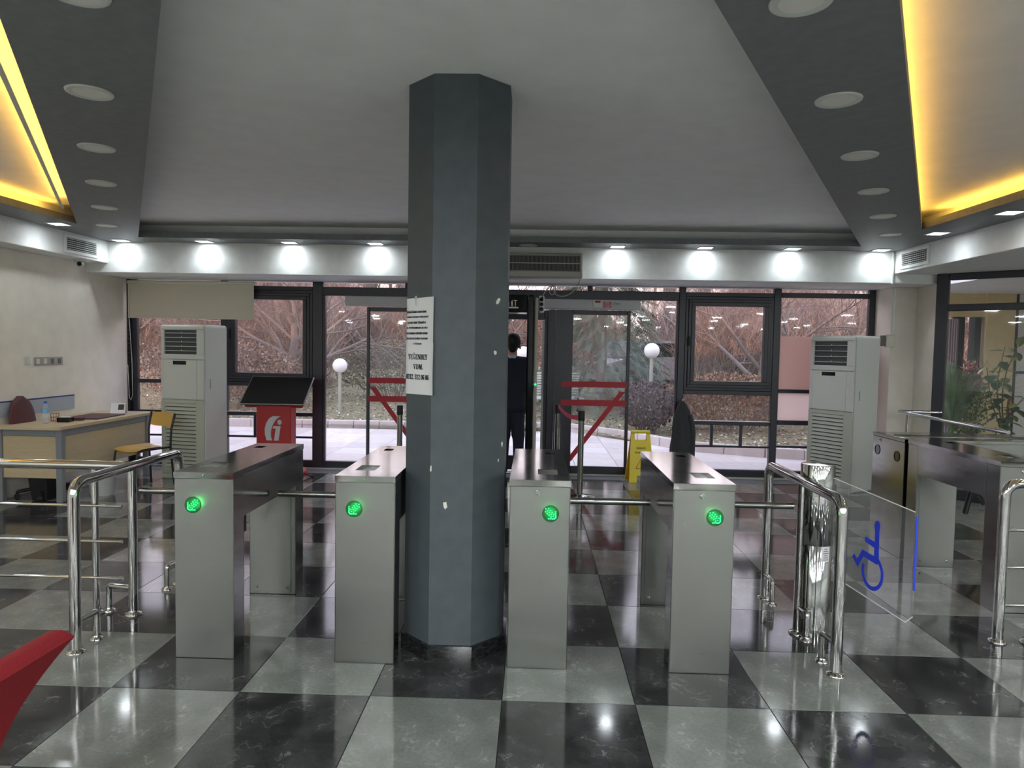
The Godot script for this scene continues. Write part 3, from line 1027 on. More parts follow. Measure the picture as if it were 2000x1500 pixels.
# ---------------------------------------------------------------- turnstiles and rails
func turnstile(at: Vector3, m: float, locked: bool, label: String, lit := true) -> Node3D:
	# m: side (+1 right, -1 left) on which the arms stand
	var t := thing("turnstile", label, "turnstile", at, 0.0, "steel tripod turnstiles beside the pillar")
	var w := 0.148
	var zf := 0.525
	var leg := 0.135
	var g := G.new()
	g.bx(Vector3(-w, 0, zf - leg), Vector3(w, 0.915, zf), 0.003)
	part(t, "front_leg", g, M.steel_brushed)
	g = G.new()
	g.bx(Vector3(-w, 0, -zf), Vector3(w, 0.915, -zf + leg), 0.003)
	part(t, "rear_leg", g, M.steel_brushed)
	g = G.new()
	g.bx(Vector3(-w, 0.70, -zf + leg), Vector3(w, 0.915, zf - leg))
	part(t, "housing", g, M.steel_side)
	for s in [-1.0, 1.0]:
		g = G.new()
		g.bx(Vector3(s * w, 0.0, zf - leg + 0.012), Vector3(s * (w + 0.0015), 0.912, zf - 0.004))
		g.bx(Vector3(s * w, 0.70, -zf + leg), Vector3(s * (w + 0.0015), 0.912, zf - leg + 0.01))
		g.bx(Vector3(s * w, 0.0, -zf + 0.004), Vector3(s * (w + 0.0015), 0.912, -zf + leg - 0.002))
		part(t, "side_sheet", g, M.steel_side)
	# lid with two card windows
	g = G.new()
	var xs := [-w - 0.003, minf(m * -0.01, m * 0.092), maxf(m * -0.01, m * 0.092), w + 0.003]
	var zs := [-zf - 0.003, -0.40, -0.32, 0.215, 0.372, zf + 0.003]
	var xb := [-w - 0.003, minf(m * 0.04, m * 0.095), maxf(m * 0.04, m * 0.095), w + 0.003]
	for iz in 5:
		var cut: Array = xb if iz == 1 else xs
		for ix in 3:
			if ix == 1 and (iz == 1 or iz == 3):
				continue
			g.bx(Vector3(cut[ix], 0.915, zs[iz]), Vector3(cut[ix + 1], 0.946, zs[iz + 1]))
	part(t, "lid", g, M.steel_lid)
	g = G.new()
	g.bx(Vector3(xs[1], 0.9155, 0.215), Vector3(xs[2], 0.932, 0.372))
	part(t, "card_window", g, M.black_gloss)
	g = G.new()
	g.bx(Vector3(xb[1], 0.9155, -0.40), Vector3(xb[2], 0.932, -0.32))
	part(t, "card_window", g, M.black_gloss)
	# panel on the inner face of the rear leg, with its bolts
	g = G.new()
	g.bx(Vector3(-w + 0.022, 0.02, -zf + leg), Vector3(w - 0.03, 0.698, -zf + leg + 0.003), 0.001)
	var sp := part(t, "service_panel", g, M.steel_brushed)
	for x in [-0.1, 0.095]:
		g = G.new()
		g.lathe([Vector2(0.009, 0), Vector2(0.009, 0.003), Vector2(0.006, 0.006), Vector2(0.0, 0.006)], 10, Transform3D(Basis(Vector3.RIGHT, PI / 2), Vector3(x, 0.05, -zf + leg + 0.003)))
		part(sp, "bolt", g, M.chrome)
	# lock or screw
	g = G.new()
	if locked:
		g.lathe([Vector2(0.0135, 0), Vector2(0.0135, 0.003), Vector2(0.011, 0.005), Vector2(0.009, 0.005), Vector2(0.009, 0.003), Vector2(0.0, 0.003)], 16, Transform3D(Basis(Vector3.RIGHT, PI / 2), Vector3(-m * 0.01, 0.885, zf)))
		part(t, "lock", g, M.chrome)
	else:
		g.lathe([Vector2(0.006, 0), Vector2(0.0055, 0.002), Vector2(0.0, 0.003)], 12, Transform3D(Basis(Vector3.RIGHT, PI / 2), Vector3(0, 0.931, zf + 0.003)))
		part(t, "screw", g, M.chrome)
	# round indicator with an arrow of green diodes
	var ix := m * 0.054
	g = G.new()
	g.lathe([Vector2(0.0415, 0), Vector2(0.0415, 0.003), Vector2(0.0395, 0.004), Vector2(0.0395, 0.002), Vector2(0.0, 0.002)], 28, Transform3D(Basis(Vector3.RIGHT, PI / 2), Vector3(ix, 0.781, zf)))
	var ind := part(t, "indicator", g, M.led_lens_green if lit else M.black_gloss)
	if lit:
		g = G.new()
		var dots := []
		for k in 6:
			dots.append(Vector2(0.024 - k * 0.0092, 0.024 - k * 0.0092))
		for k in 5:
			dots.append(Vector2(0.010 - k * 0.0088, 0.025 - k * 0.0092))
			dots.append(Vector2(0.025 - k * 0.0092, 0.010 - k * 0.0088))
		for k in 4:
			dots.append(Vector2(-0.025, 0.010 - k * 0.0092))
			dots.append(Vector2(0.010 - k * 0.0092, -0.025))
		for d in dots:
			g.lathe([Vector2(0.0034, 0.002), Vector2(0.0028, 0.0044), Vector2(0.0, 0.005)], 6, Transform3D(Basis(Vector3.RIGHT, PI / 2), Vector3(ix - m * d.x, 0.781 + d.y, zf)))
		part(ind, "led_arrow", g, M.led_green)
		var l := OmniLight3D.new()
		l.name = "led_light"
		l.light_color = Color(0.1, 1.0, 0.4)
		l.light_energy = 0.0035
		l.light_size = 0.03
		l.omni_range = 10.0
		l.shadow_enabled = true
		ind.add_child(l)
		l.position = Vector3(ix, 0.781, zf + 0.035)
	# tripod: inclined hub and three bars
	var hub := Vector3(m * 0.01, 0.752, -0.01)
	g = G.new()
	var ax := Vector3(m, -1, 0).normalized()
	g.tube([hub - ax * 0.02, hub + ax * 0.05, hub + ax * 0.07], [0.05, 0.05, 0.036], 16)
	part(t, "hub", g, M.black_steel)
	var s0 := hub + ax * 0.03
	for k in 3:
		var dir := Vector3(m, 0, 0).rotated(ax, k * TAU / 3.0)
		var len := 0.60 if k == 0 else 0.37
		g = G.new()
		g.tube([s0, s0 + dir * (len - 0.004), s0 + dir * len], [0.019, 0.019, 0.015], 14)
		part(t, "arm", g, M.steel_arm)
	return t

func rail_pipe(g: G, pts: Array, r: float, bend: float, seg := 16) -> void:
	# bar along corners pts with rounded elbows
	var out := [pts[0]]
	for i in range(1, pts.size() - 1):
		var a: Vector3 = (pts[i - 1] - pts[i]).normalized()
		var b: Vector3 = (pts[i + 1] - pts[i]).normalized()
		for k in 7:
			var f := k / 6.0
			var p: Vector3 = pts[i] + a * bend * (1 - f) * (1 - f) + b * bend * f * f
			out.append(p)
	out.append(pts[-1])
	g.tube(out, r, seg)

func flange(g: G, at: Vector3, r: float) -> void:
	g.lathe([Vector2(r, 0), Vector2(r, 0.006), Vector2(r * 0.86, 0.013), Vector2(r * 0.62, 0.016), Vector2(r * 0.56, 0.026)], 20, Transform3D(Basis.IDENTITY, at))

func foot_brace(par: Node, a: Vector3, b: Vector3) -> void:
	# low bar from a post to a small foot
	var g := G.new()
	rail_pipe(g, [a, Vector3(b.x, a.y, b.z), b], 0.017, 0.02, 12)
	var o := part(par, "foot_brace", g, M.chrome)
	g = G.new()
	flange(g, b, 0.034)
	part(o, "flange", g, M.chrome)

func build_rails() -> void:
	# guide rail left of the first turnstile
	var t := thing("guide_rail", "low chrome guide rail left of the first turnstile", "railing", Vector3(-2.31, 0, -3.39), 0.0, "chrome guide rails")
	var g := G.new()
	rail_pipe(g, [Vector3(0, 0, 0), Vector3(0, 0.872, 0), Vector3(0, 0.872, -1.04), Vector3(0, 0, -1.04)], 0.028, 0.075)
	part(t, "top_pipe", g, M.chrome)
	g = G.new()
	g.tube([Vector3(0, 0, -0.51), Vector3(0, 0.872, -0.51)], 0.026, 16)
	part(t, "post", g, M.chrome)
	for z in [0.0, -0.51, -1.04]:
		g = G.new()
		flange(g, Vector3(0, 0, z), 0.047)
		part(t, "flange", g, M.chrome)
	foot_brace(t, Vector3(0, 0.155, -0.01), Vector3(0.005, 0, -0.16))
	foot_brace(t, Vector3(0, 0.155, -0.51), Vector3(-0.165, 0, -0.545))
	foot_brace(t, Vector3(0, 0.155, -1.03), Vector3(-0.02, 0, -0.92))
	# cross rail running left from it
	t = thing("barrier_rail", "long chrome barrier rail with three thin bars running to the desk side", "railing", Vector3(-2.53, 0, -3.9))
	g = G.new()
	g.tube([Vector3(-2.7, 0.872, 0), Vector3(0.19, 0.872, 0)], 0.028, 16)
	part(t, "top_pipe", g, M.chrome)
	for x in [0.0, -1.35, -2.6]:
		g = G.new()
		g.tube([Vector3(x, 0, 0), Vector3(x, 0.85, 0)], 0.019, 14)
		var po := part(t, "post", g, M.chrome)
		g = G.new()
		flange(g, Vector3(x, 0, 0), 0.042)
		part(po, "flange", g, M.chrome)
	for y in [0.64, 0.433, 0.218]:
		g = G.new()
		g.tube([Vector3(-2.7, y, 0.022), Vector3(0.16, y, 0.022), Vector3(0.168, y, 0.022)], [0.0085, 0.0085, 0.0105], 10)
		g.tube([Vector3(0.155, y, 0.022), Vector3(0.172, y, 0.022)], 0.0108, 10)
		part(t, "thin_bar", g, M.chrome)
	# guide rail right of the last turnstile
	t = thing("guide_rail", "low chrome guide rail between the last turnstile and the glass gate", "railing", Vector3(1.523, 0, -3.405), 0.0, "chrome guide rails")
	g = G.new()
	rail_pipe(g, [Vector3(0, 0, 0), Vector3(0, 0.87, 0), Vector3(0, 0.87, -1.06), Vector3(0, 0, -1.06)], 0.028, 0.075)
	part(t, "top_pipe", g, M.chrome)
	g = G.new()
	g.tube([Vector3(0, 0, -0.50), Vector3(0, 0.87, -0.50)], 0.026, 16)
	part(t, "post", g, M.chrome)
	for z in [0.0, -0.50, -1.06]:
		g = G.new()
		flange(g, Vector3(0, 0, z), 0.047)
		part(t, "flange", g, M.chrome)
	foot_brace(t, Vector3(0, 0.155, -0.01), Vector3(-0.012, 0, -0.14))
	foot_brace(t, Vector3(0, 0.155, -0.50), Vector3(0.01, 0, -0.40))
	foot_brace(t, Vector3(0, 0.155, -1.05), Vector3(0.0, 0, -0.93))
	# barrier rail at the right edge
	t = thing("barrier_rail", "chrome barrier rail with thin bars in front of the side turnstiles", "railing", Vector3(2.615, 0, -3.875))
	g = G.new()
	rail_pipe(g, [Vector3(0, 0, 0), Vector3(0, 0.893, 0), Vector3(1.9, 0.893, 0)], 0.028, 0.085)
	part(t, "top_pipe", g, M.chrome)
	for x in [0.165, 0.95, 1.8]:
		g = G.new()
		g.tube([Vector3(x, 0, 0), Vector3(x, 0.89, 0)], 0.019, 14)
		var po := part(t, "post", g, M.chrome)
		g = G.new()
		flange(g, Vector3(x, 0, 0), 0.04)
		part(po, "flange", g, M.chrome)
	g = G.new()
	flange(g, Vector3.ZERO, 0.047)
	part(t, "flange", g, M.chrome)
	for y in [0.633, 0.424, 0.21]:
		g = G.new()
		g.tube([Vector3(0, y, 0), Vector3(1.9, y, 0)], 0.009, 10)
		part(t, "thin_bar", g, M.chrome)
	# hand rail on the pier
	t = thing("hand_rail", "short chrome hand rail fixed to the cream pier", "railing", Vector3(4.16, 0, -7.9))
	g = G.new()
	rail_pipe(g, [Vector3(0.40, 0.955, 0.02), Vector3(-0.05, 0.955, 0.0), Vector3(0.16, 0.90, 1.5)], 0.02, 0.03, 12)
	part(t, "top_pipe", g, M.chrome)
	for z in [0.12, 1.35]:
		g = G.new()
		g.tube([Vector3(-0.03 + z * 0.135, 0, z), Vector3(-0.03 + z * 0.135, 0.93, z)], 0.017, 12)
		var po := part(t, "post", g, M.chrome)
		g = G.new()
		flange(g, Vector3(-0.03 + z * 0.135, 0, z), 0.036)
		part(po, "flange", g, M.chrome)
	g = G.new()
	g.lathe([Vector2(0.034, 0), Vector2(0.034, 0.008), Vector2(0.022, 0.016)], 16, Transform3D(Basis(Vector3.BACK, PI / 2), Vector3(0.4, 0.955, 0.02)))
	part(t, "wall_rose", g, M.chrome)

func build_turnstiles() -> void:
	turnstile(Vector3(-1.634, 0, -3.895), -1.0, false, "steel turnstile with a green arrow next to the left chrome guide rail")
	turnstile(Vector3(-0.823, 0, -3.895), -1.0, false, "steel turnstile with a green arrow directly left of the dark pillar")
	turnstile(Vector3(0.042, 0, -3.895), 1.0, true, "steel turnstile with a green arrow directly right of the dark pillar")
	turnstile(Vector3(0.843, 0, -3.895), 1.0, true, "steel turnstile with a green arrow next to the right chrome guide rail")
	turnstile(Vector3(3.03, 0, -4.845), 1.0, true, "steel turnstile without a lit arrow behind the right barrier rail", false)
	# the wide unit across the side passage
	var t := thing("wide_turnstile", "wide steel turnstile cabinet with two dark round windows near the plants", "turnstile", Vector3(2.88, 0, -5.67))
	var g := G.new()
	g.bx(Vector3(0, 0, -0.25), Vector3(0.12, 0.912, 0.25), 0.003)
	part(t, "leg", g, M.steel_side)
	g = G.new()
	g.bx(Vector3(1.28, 0, -0.25), Vector3(1.4, 0.912, 0.25), 0.003)
	part(t, "leg", g, M.steel_side)
	g = G.new()
	g.bx(Vector3(0.12, 0.66, -0.25), Vector3(1.28, 0.912, 0.25))
	part(t, "housing", g, M.steel_side)
	g = G.new()
	g.bx(Vector3(-0.004, 0.912, -0.254), Vector3(1.404, 0.94, 0.254), 0.003)
	part(t, "lid", g, M.steel_lid)
	for z in [-0.02, 0.06]:
		g = G.new()
		g.bx(Vector3(0.05, 0.94, z), Vector3(1.39, 0.946, z + 0.012), 0.002)
		part(t, "lid_ridge", g, M.steel_lid)
	for q in [[-0.17, 0.80], [0.14, 0.79]]:
		g = G.new()
		g.lathe([Vector2(0.042, 0), Vector2(0.042, 0.004), Vector2(0.038, 0.004), Vector2(0.038, 0.001), Vector2(0.0, 0.001)], 24, Transform3D(Basis(Vector3.BACK, PI / 2), Vector3(-0.0, q[1], q[0])))
		part(t, "indicator", g, M.black_gloss)
	g = G.new()
	g.lathe([Vector2(0.013, 0), Vector2(0.013, 0.004), Vector2(0.0, 0.005)], 14, Transform3D(Basis(Vector3.BACK, PI / 2), Vector3(0, 0.885, -0.13)))
	part(t, "lock", g, M.chrome)
	for z in [-1.0, 1.0]:
		var hub := Vector3(0.7, 0.72, z * 0.2)
		var ax := Vector3(0, -1, z).normalized()
		g = G.new()
		g.tube([hub - ax * 0.02, hub + ax * 0.05, hub + ax * 0.07], [0.05, 0.05, 0.036], 16)
		part(t, "hub", g, M.black_steel)
		if z < 0:
			for k in 3:
				var dir := Vector3(0, 0, z).rotated(ax, k * TAU / 3.0)
				g = G.new()
				g.tube([hub + ax * 0.03, hub + ax * 0.03 + dir * 0.5], 0.019, 14)
				part(t, "arm", g, M.steel_arm)

func build_gate() -> void:
	var t := thing("gate_pillar", "polished steel cylinder of the wheelchair gate behind the guide rail", "gate pillar", Vector3(1.605, 0, -3.91))
	var g := G.new()
	g.lathe([Vector2(0.09, 0), Vector2(0.09, 0.523), Vector2(0.0885, 0.525)], 40)
	part(t, "lower_casing", g, M.chrome)
	g = G.new()
	g.lathe([Vector2(0.0885, 0.526), Vector2(0.09, 0.528), Vector2(0.09, 0.965), Vector2(0.087, 0.972), Vector2(0.0, 0.974)], 40)
	part(t, "upper_casing", g, M.chrome)
	g = G.new()
	g.bx(Vector3(0.07, 0.80, 0.03), Vector3(0.085, 0.865, 0.052), 0.004)
	part(t, "slot", g, M.black_matt)
	# curved paper label
	var rows := []
	for i in 2:
		var row := PackedVector3Array()
		for k in 7:
			var a := deg_to_rad(58 + 32.0 * k / 6)
			row.append(Vector3(cos(a) * 0.0906, 0.44 + i * 0.085, sin(a) * 0.0906))
		rows.append(row)
	g = G.new()
	g.surf(rows, false, false)
	var lab := part(t, "paper_label", g, M.paper)
	for i in 6:
		g = G.new()
		var a := deg_to_rad(74)
		g.box(Vector3(cos(a) * 0.0912, 0.452 + i * 0.012, sin(a) * 0.0912), Vector3(0.034 - 0.006 * (i % 3), 0.003, 0.0006), 0.0, Basis(Vector3.UP, PI / 2 - a))
		part(lab, "printed_line", g, M.ink)
	# the glass leaf
	var a3 := Vector3(1.665, 0, -3.86)
	var b3 := Vector3(1.845, 0, -3.335)
	var dir := (b3 - a3).normalized()
	var nrm := Vector3.UP.cross(dir).normalized()
	var leaf := thing("glass_gate", "clear swing gate leaf with a blue wheelchair symbol", "gate", a3)
	var L := a3.distance_to(b3)
	var bas := Basis(dir, Vector3.UP, dir.cross(Vector3.UP))
	leaf.basis = bas
	g = G.new()
	var outline := PackedVector2Array([Vector2(0, 0.905), Vector2(L - 0.012, 0.838), Vector2(L, 0.826), Vector2(L, 0.33), Vector2(L - 0.04, 0.288), Vector2(0.05, 0.36), Vector2(0.0, 0.42)])
	g.prism(outline, 0.010, Transform3D(Basis.IDENTITY, Vector3(0, 0, -0.005)))
	part(leaf, "glass_leaf", g, M.acrylic)
	g = G.new()
	g.bx(Vector3(L + 0.0005, 0.46, -0.006), Vector3(L + 0.003, 0.82, 0.006))
	part(leaf, "blue_edge_strip", g, M.blue_sticker)
	g = G.new()
	for q in [[0, 1], [3, 4], [4, 5]]:
		g.tube([Vector3(outline[q[0]].x, outline[q[0]].y, 0), Vector3(outline[q[1]].x, outline[q[1]].y, 0)], 0.0028, 6)
	part(leaf, "polished_edge", g, M.edge_white)
	# wheelchair figure, facing the hinge
	var at := Transform3D(Basis.IDENTITY, Vector3(0, 0, 0.0052))
	g = G.new()
	var hx := 0.30
	g.xf = Transform3D(Basis.from_scale(Vector3(0.57, 0.84, 1.0)), Vector3(0.36 - 0.39 * 0.57 + 0.02, 0.56 - 0.56 * 0.84, 0))
	g.ball(Vector3(hx, 0.744, 0.0056), Vector3(0.034, 0.036, 0.0006), 18, 6)
	var body := PackedVector2Array([Vector2(hx - 0.024, 0.725), Vector2(hx + 0.024, 0.725), Vector2(hx + 0.03, 0.545), Vector2(hx + 0.018, 0.508), Vector2(hx - 0.145, 0.53), Vector2(hx - 0.205, 0.452), Vector2(hx - 0.278, 0.505), Vector2(hx - 0.252, 0.528), Vector2(hx - 0.215, 0.498), Vector2(hx - 0.162, 0.572), Vector2(hx - 0.024, 0.556), Vector2(hx - 0.024, 0.607), Vector2(hx - 0.135, 0.625), Vector2(hx - 0.135, 0.66), Vector2(hx - 0.024, 0.645)])
	g.prism(body, 0.0006, at)
	var wheel := PackedVector2Array()
	var wc := Vector2(hx - 0.035, 0.452)
	for k in 21:
		var a := deg_to_rad(62 - 262.0 * k / 20)
		wheel.append(wc + Vector2(cos(a) * 0.125, sin(a) * 0.112))
	for k in 21:
		var a := deg_to_rad(62 - 262.0 * (20 - k) / 20)
		wheel.append(wc + Vector2(cos(a) * 0.096, sin(a) * 0.086))
	g.prism(wheel, 0.0006, at)
	part(leaf, "wheelchair_symbol", g, M.blue_sticker)

# ---------------------------------------------------------------- things in the room
func rounded(w: float, h: float, r: float, seg := 5) -> PackedVector2Array:
	var q := PackedVector2Array()
	for c in [[1, 1, 0], [-1, 1, 1], [-1, -1, 2], [1, -1, 3]]:
		for k in seg + 1:
			var a: float = PI / 2 * c[2] + PI / 2 * k / seg
			q.append(Vector2(c[0] * (w / 2 - r) + cos(a) * r, c[1] * (h / 2 - r) + sin(a) * r))
	return q

func air_conditioner(at: Vector3, turn: float, w: float, d: float, slats: int, label: String) -> void:
	# local: front face at z = 0 looking +z, x from -w/2 to w/2
	var t := thing("air_conditioner", label, "air conditioner", at, turn, "floor-standing air conditioners")
	var H := 1.80
	var g := G.new()
	# rounded cabinet: outline across the front, swept backwards
	var prof := rounded(w, H, 0.035)
	g.prism(prof, d - 0.03, Transform3D(Basis.IDENTITY, Vector3(0, H / 2, -d)))
	part(t, "cabinet", g, M.plastic_white)
	# front shell as a frame round the outlet
	var fx := w / 2 - 0.012
	g = G.new()
	g.bx(Vector3(-fx, 1.395, -0.03), Vector3(fx, 1.455, -0.002), 0.006)
	g.bx(Vector3(-fx, 1.735, -0.03), Vector3(fx, H - 0.012, -0.002), 0.01)
	g.bx(Vector3(-fx, 1.455, -0.03), Vector3(-fx + 0.045, 1.735, -0.002), 0.004)
	g.bx(Vector3(fx - 0.09, 1.455, -0.03), Vector3(fx, 1.735, -0.002), 0.004)
	part(t, "outlet_frame", g, M.plastic_white)
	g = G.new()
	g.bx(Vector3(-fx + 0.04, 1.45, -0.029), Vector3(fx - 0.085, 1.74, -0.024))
	part(t, "outlet_recess", g, M.backing_plate_grey)
	for k in slats:
		var y := 1.475 + k * (0.255 / slats) + 0.02
		g = G.new()
		g.box(Vector3(-0.022, y, -0.012), Vector3(w - 0.16, 0.004, 0.018), 0.0015, Basis(Vector3.RIGHT, 0.25))
		g.bx(Vector3(-0.012, y, -0.012), Vector3(-0.006, y + 0.016, -0.008))
		part(t, "louvre", g, M.plastic_white)
	# middle door
	g = G.new()
	g.bx(Vector3(-fx, 0.935, -0.03), Vector3(-fx + 0.035, 1.39, -0.003), 0.003)
	g.bx(Vector3(fx - 0.085, 0.935, -0.03), Vector3(fx, 1.39, -0.003), 0.003)
	part(t, "side_cheek", g, M.plastic_white)
	g = G.new()
	g.bx(Vector3(-fx + 0.037, 0.935, -0.03), Vector3(fx - 0.087, 1.39, -0.001), 0.003)
	var door := part(t, "front_door", g, M.plastic_white)
	g = G.new()
	g.bx(Vector3(-0.12, 1.335, -0.001), Vector3(0.06, 1.378, 0.0015), 0.0006)
	part(door, "display_window", g, M.black_gloss)
	g = G.new()
	g.bx(Vector3(-0.2, 1.338, -0.001), Vector3(-0.12, 1.376, 0.001))
	g.bx(Vector3(0.06, 1.336, -0.001), Vector3(0.15, 1.376, 0.001), 0.0005)
	part(door, "button_strip", g, M.plastic_cream)
	g = G.new()
	g.bx(Vector3(-0.19, 1.354, 0.001), Vector3(-0.15, 1.361, 0.0014))
	part(door, "maker_badge", g, M.grey_plastic)
	# intake grille: shell round a dark grey backing plate, sloping slats
	g = G.new()
	g.bx(Vector3(-fx, 0.06, -0.03), Vector3(-fx + 0.055, 0.928, -0.003), 0.003)
	g.bx(Vector3(fx - 0.105, 0.06, -0.03), Vector3(fx, 0.928, -0.003), 0.003)
	g.bx(Vector3(-fx + 0.055, 0.885, -0.03), Vector3(fx - 0.105, 0.928, -0.003), 0.003)
	g.bx(Vector3(-fx + 0.055, 0.06, -0.03), Vector3(fx - 0.105, 0.13, -0.003), 0.003)
	part(t, "grille_frame", g, M.plastic_grille)
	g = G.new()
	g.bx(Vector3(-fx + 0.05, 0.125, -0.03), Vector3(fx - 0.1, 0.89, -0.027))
	part(t, "grille_recess", g, M.backing_plate_grey)
	for k in 17:
		var y := 0.155 + k * 0.0445
		g = G.new()
		g.box(Vector3(-0.025, y, -0.0105), Vector3(w - 0.176, 0.037, 0.005), 0.002, Basis(Vector3.RIGHT, -0.38))
		part(t, "grille_slat", g, M.plastic_grille)
	g = G.new()
	g.bx(Vector3(-fx, 0.0, -0.035), Vector3(fx, 0.055, -0.008), 0.003)
	part(t, "plinth", g, M.plastic_grille)
	g = G.new()
	g.bx(Vector3(w / 2, 1.06, -0.12), Vector3(w / 2 + 0.0012, 1.17, -0.1))
	part(t, "type_plate", g, M.grey_plastic)

func build_kiosk() -> void:
	var t := thing("info_kiosk", "red touch-screen information kiosk with a grey logo by the window", "kiosk", Vector3(-3.12, 0, -8.3))
	var g := G.new()
	g.lathe([Vector2(0.36, 0), Vector2(0.36, 0.05), Vector2(0.352, 0.058), Vector2(0.0, 0.06)], 40)
	part(t, "base_disc", g, M.red_lacquer)
	g = G.new()
	g.bx(Vector3(-0.212, 0.06, -0.09), Vector3(0.212, 0.86, 0.09), 0.008)
	part(t, "column", g, M.red_lacquer)
	# inclined head: red tray with the screen set into it
	var tilt := Transform3D(Basis(Vector3.RIGHT, -0.90), Vector3(-0.005, 1.03, -0.05))
	g = G.new()
	g.xf = tilt
	g.bx(Vector3(-0.355, -0.225, -0.09), Vector3(0.355, 0.235, -0.02), 0.01)
	part(t, "head_tray", g, M.red_lacquer)
	g = G.new()
	g.xf = tilt
	g.bx(Vector3(-0.39, -0.255, -0.022), Vector3(0.39, 0.255, 0.001), 0.003)
	part(t, "screen_bezel", g, M.steel_arm)
	g = G.new()
	g.xf = tilt
	g.bx(Vector3(-0.378, -0.243, 0.0), Vector3(0.378, 0.243, 0.003), 0.001)
	part(t, "screen", g, M.screen_glass)
	# logo: sweeping stroke and a letter i with its dot
	g = G.new()
	var at := Transform3D(Basis.IDENTITY, Vector3(0.0, 0.47, 0.0895))
	var outer := [Vector2(0.085, 0.255), Vector2(-0.01, 0.255), Vector2(-0.055, 0.225), Vector2(-0.09, 0.17), Vector2(-0.108, 0.10), Vector2(-0.105, 0.03), Vector2(-0.085, -0.04), Vector2(-0.02, -0.04), Vector2(-0.032, 0.01), Vector2(-0.032, 0.07), Vector2(-0.018, 0.13), Vector2(0.01, 0.185), Vector2(0.045, 0.228)]
	g.prism(PackedVector2Array(outer), 0.0018, at)
	g.prism(PackedVector2Array([Vector2(-0.012, 0.105), Vector2(-0.004, 0.135), Vector2(0.086, 0.135), Vector2(0.06, -0.04), Vector2(0.006, -0.04), Vector2(0.026, 0.105)]), 0.0018, at)
	var dot := PackedVector2Array()
	for k in 18:
		dot.append(Vector2(0.072 + cos(TAU * k / 18) * 0.026, 0.182 + sin(TAU * k / 18) * 0.031))
	g.prism(dot, 0.0018, at)
	part(t, "logo", g, M.logo_grey)
	g = G.new()
	g.tube([Vector3(0.28, 0.062, 0.1), Vector3(0.37, 0.05, 0.14), Vector3(0.47, 0.013, 0.12), Vector3(0.5, 0.013, 0.12)], [0.006, 0.006, 0.012, 0.016], 8)
	part(t, "power_plug", g, M.black_matt)

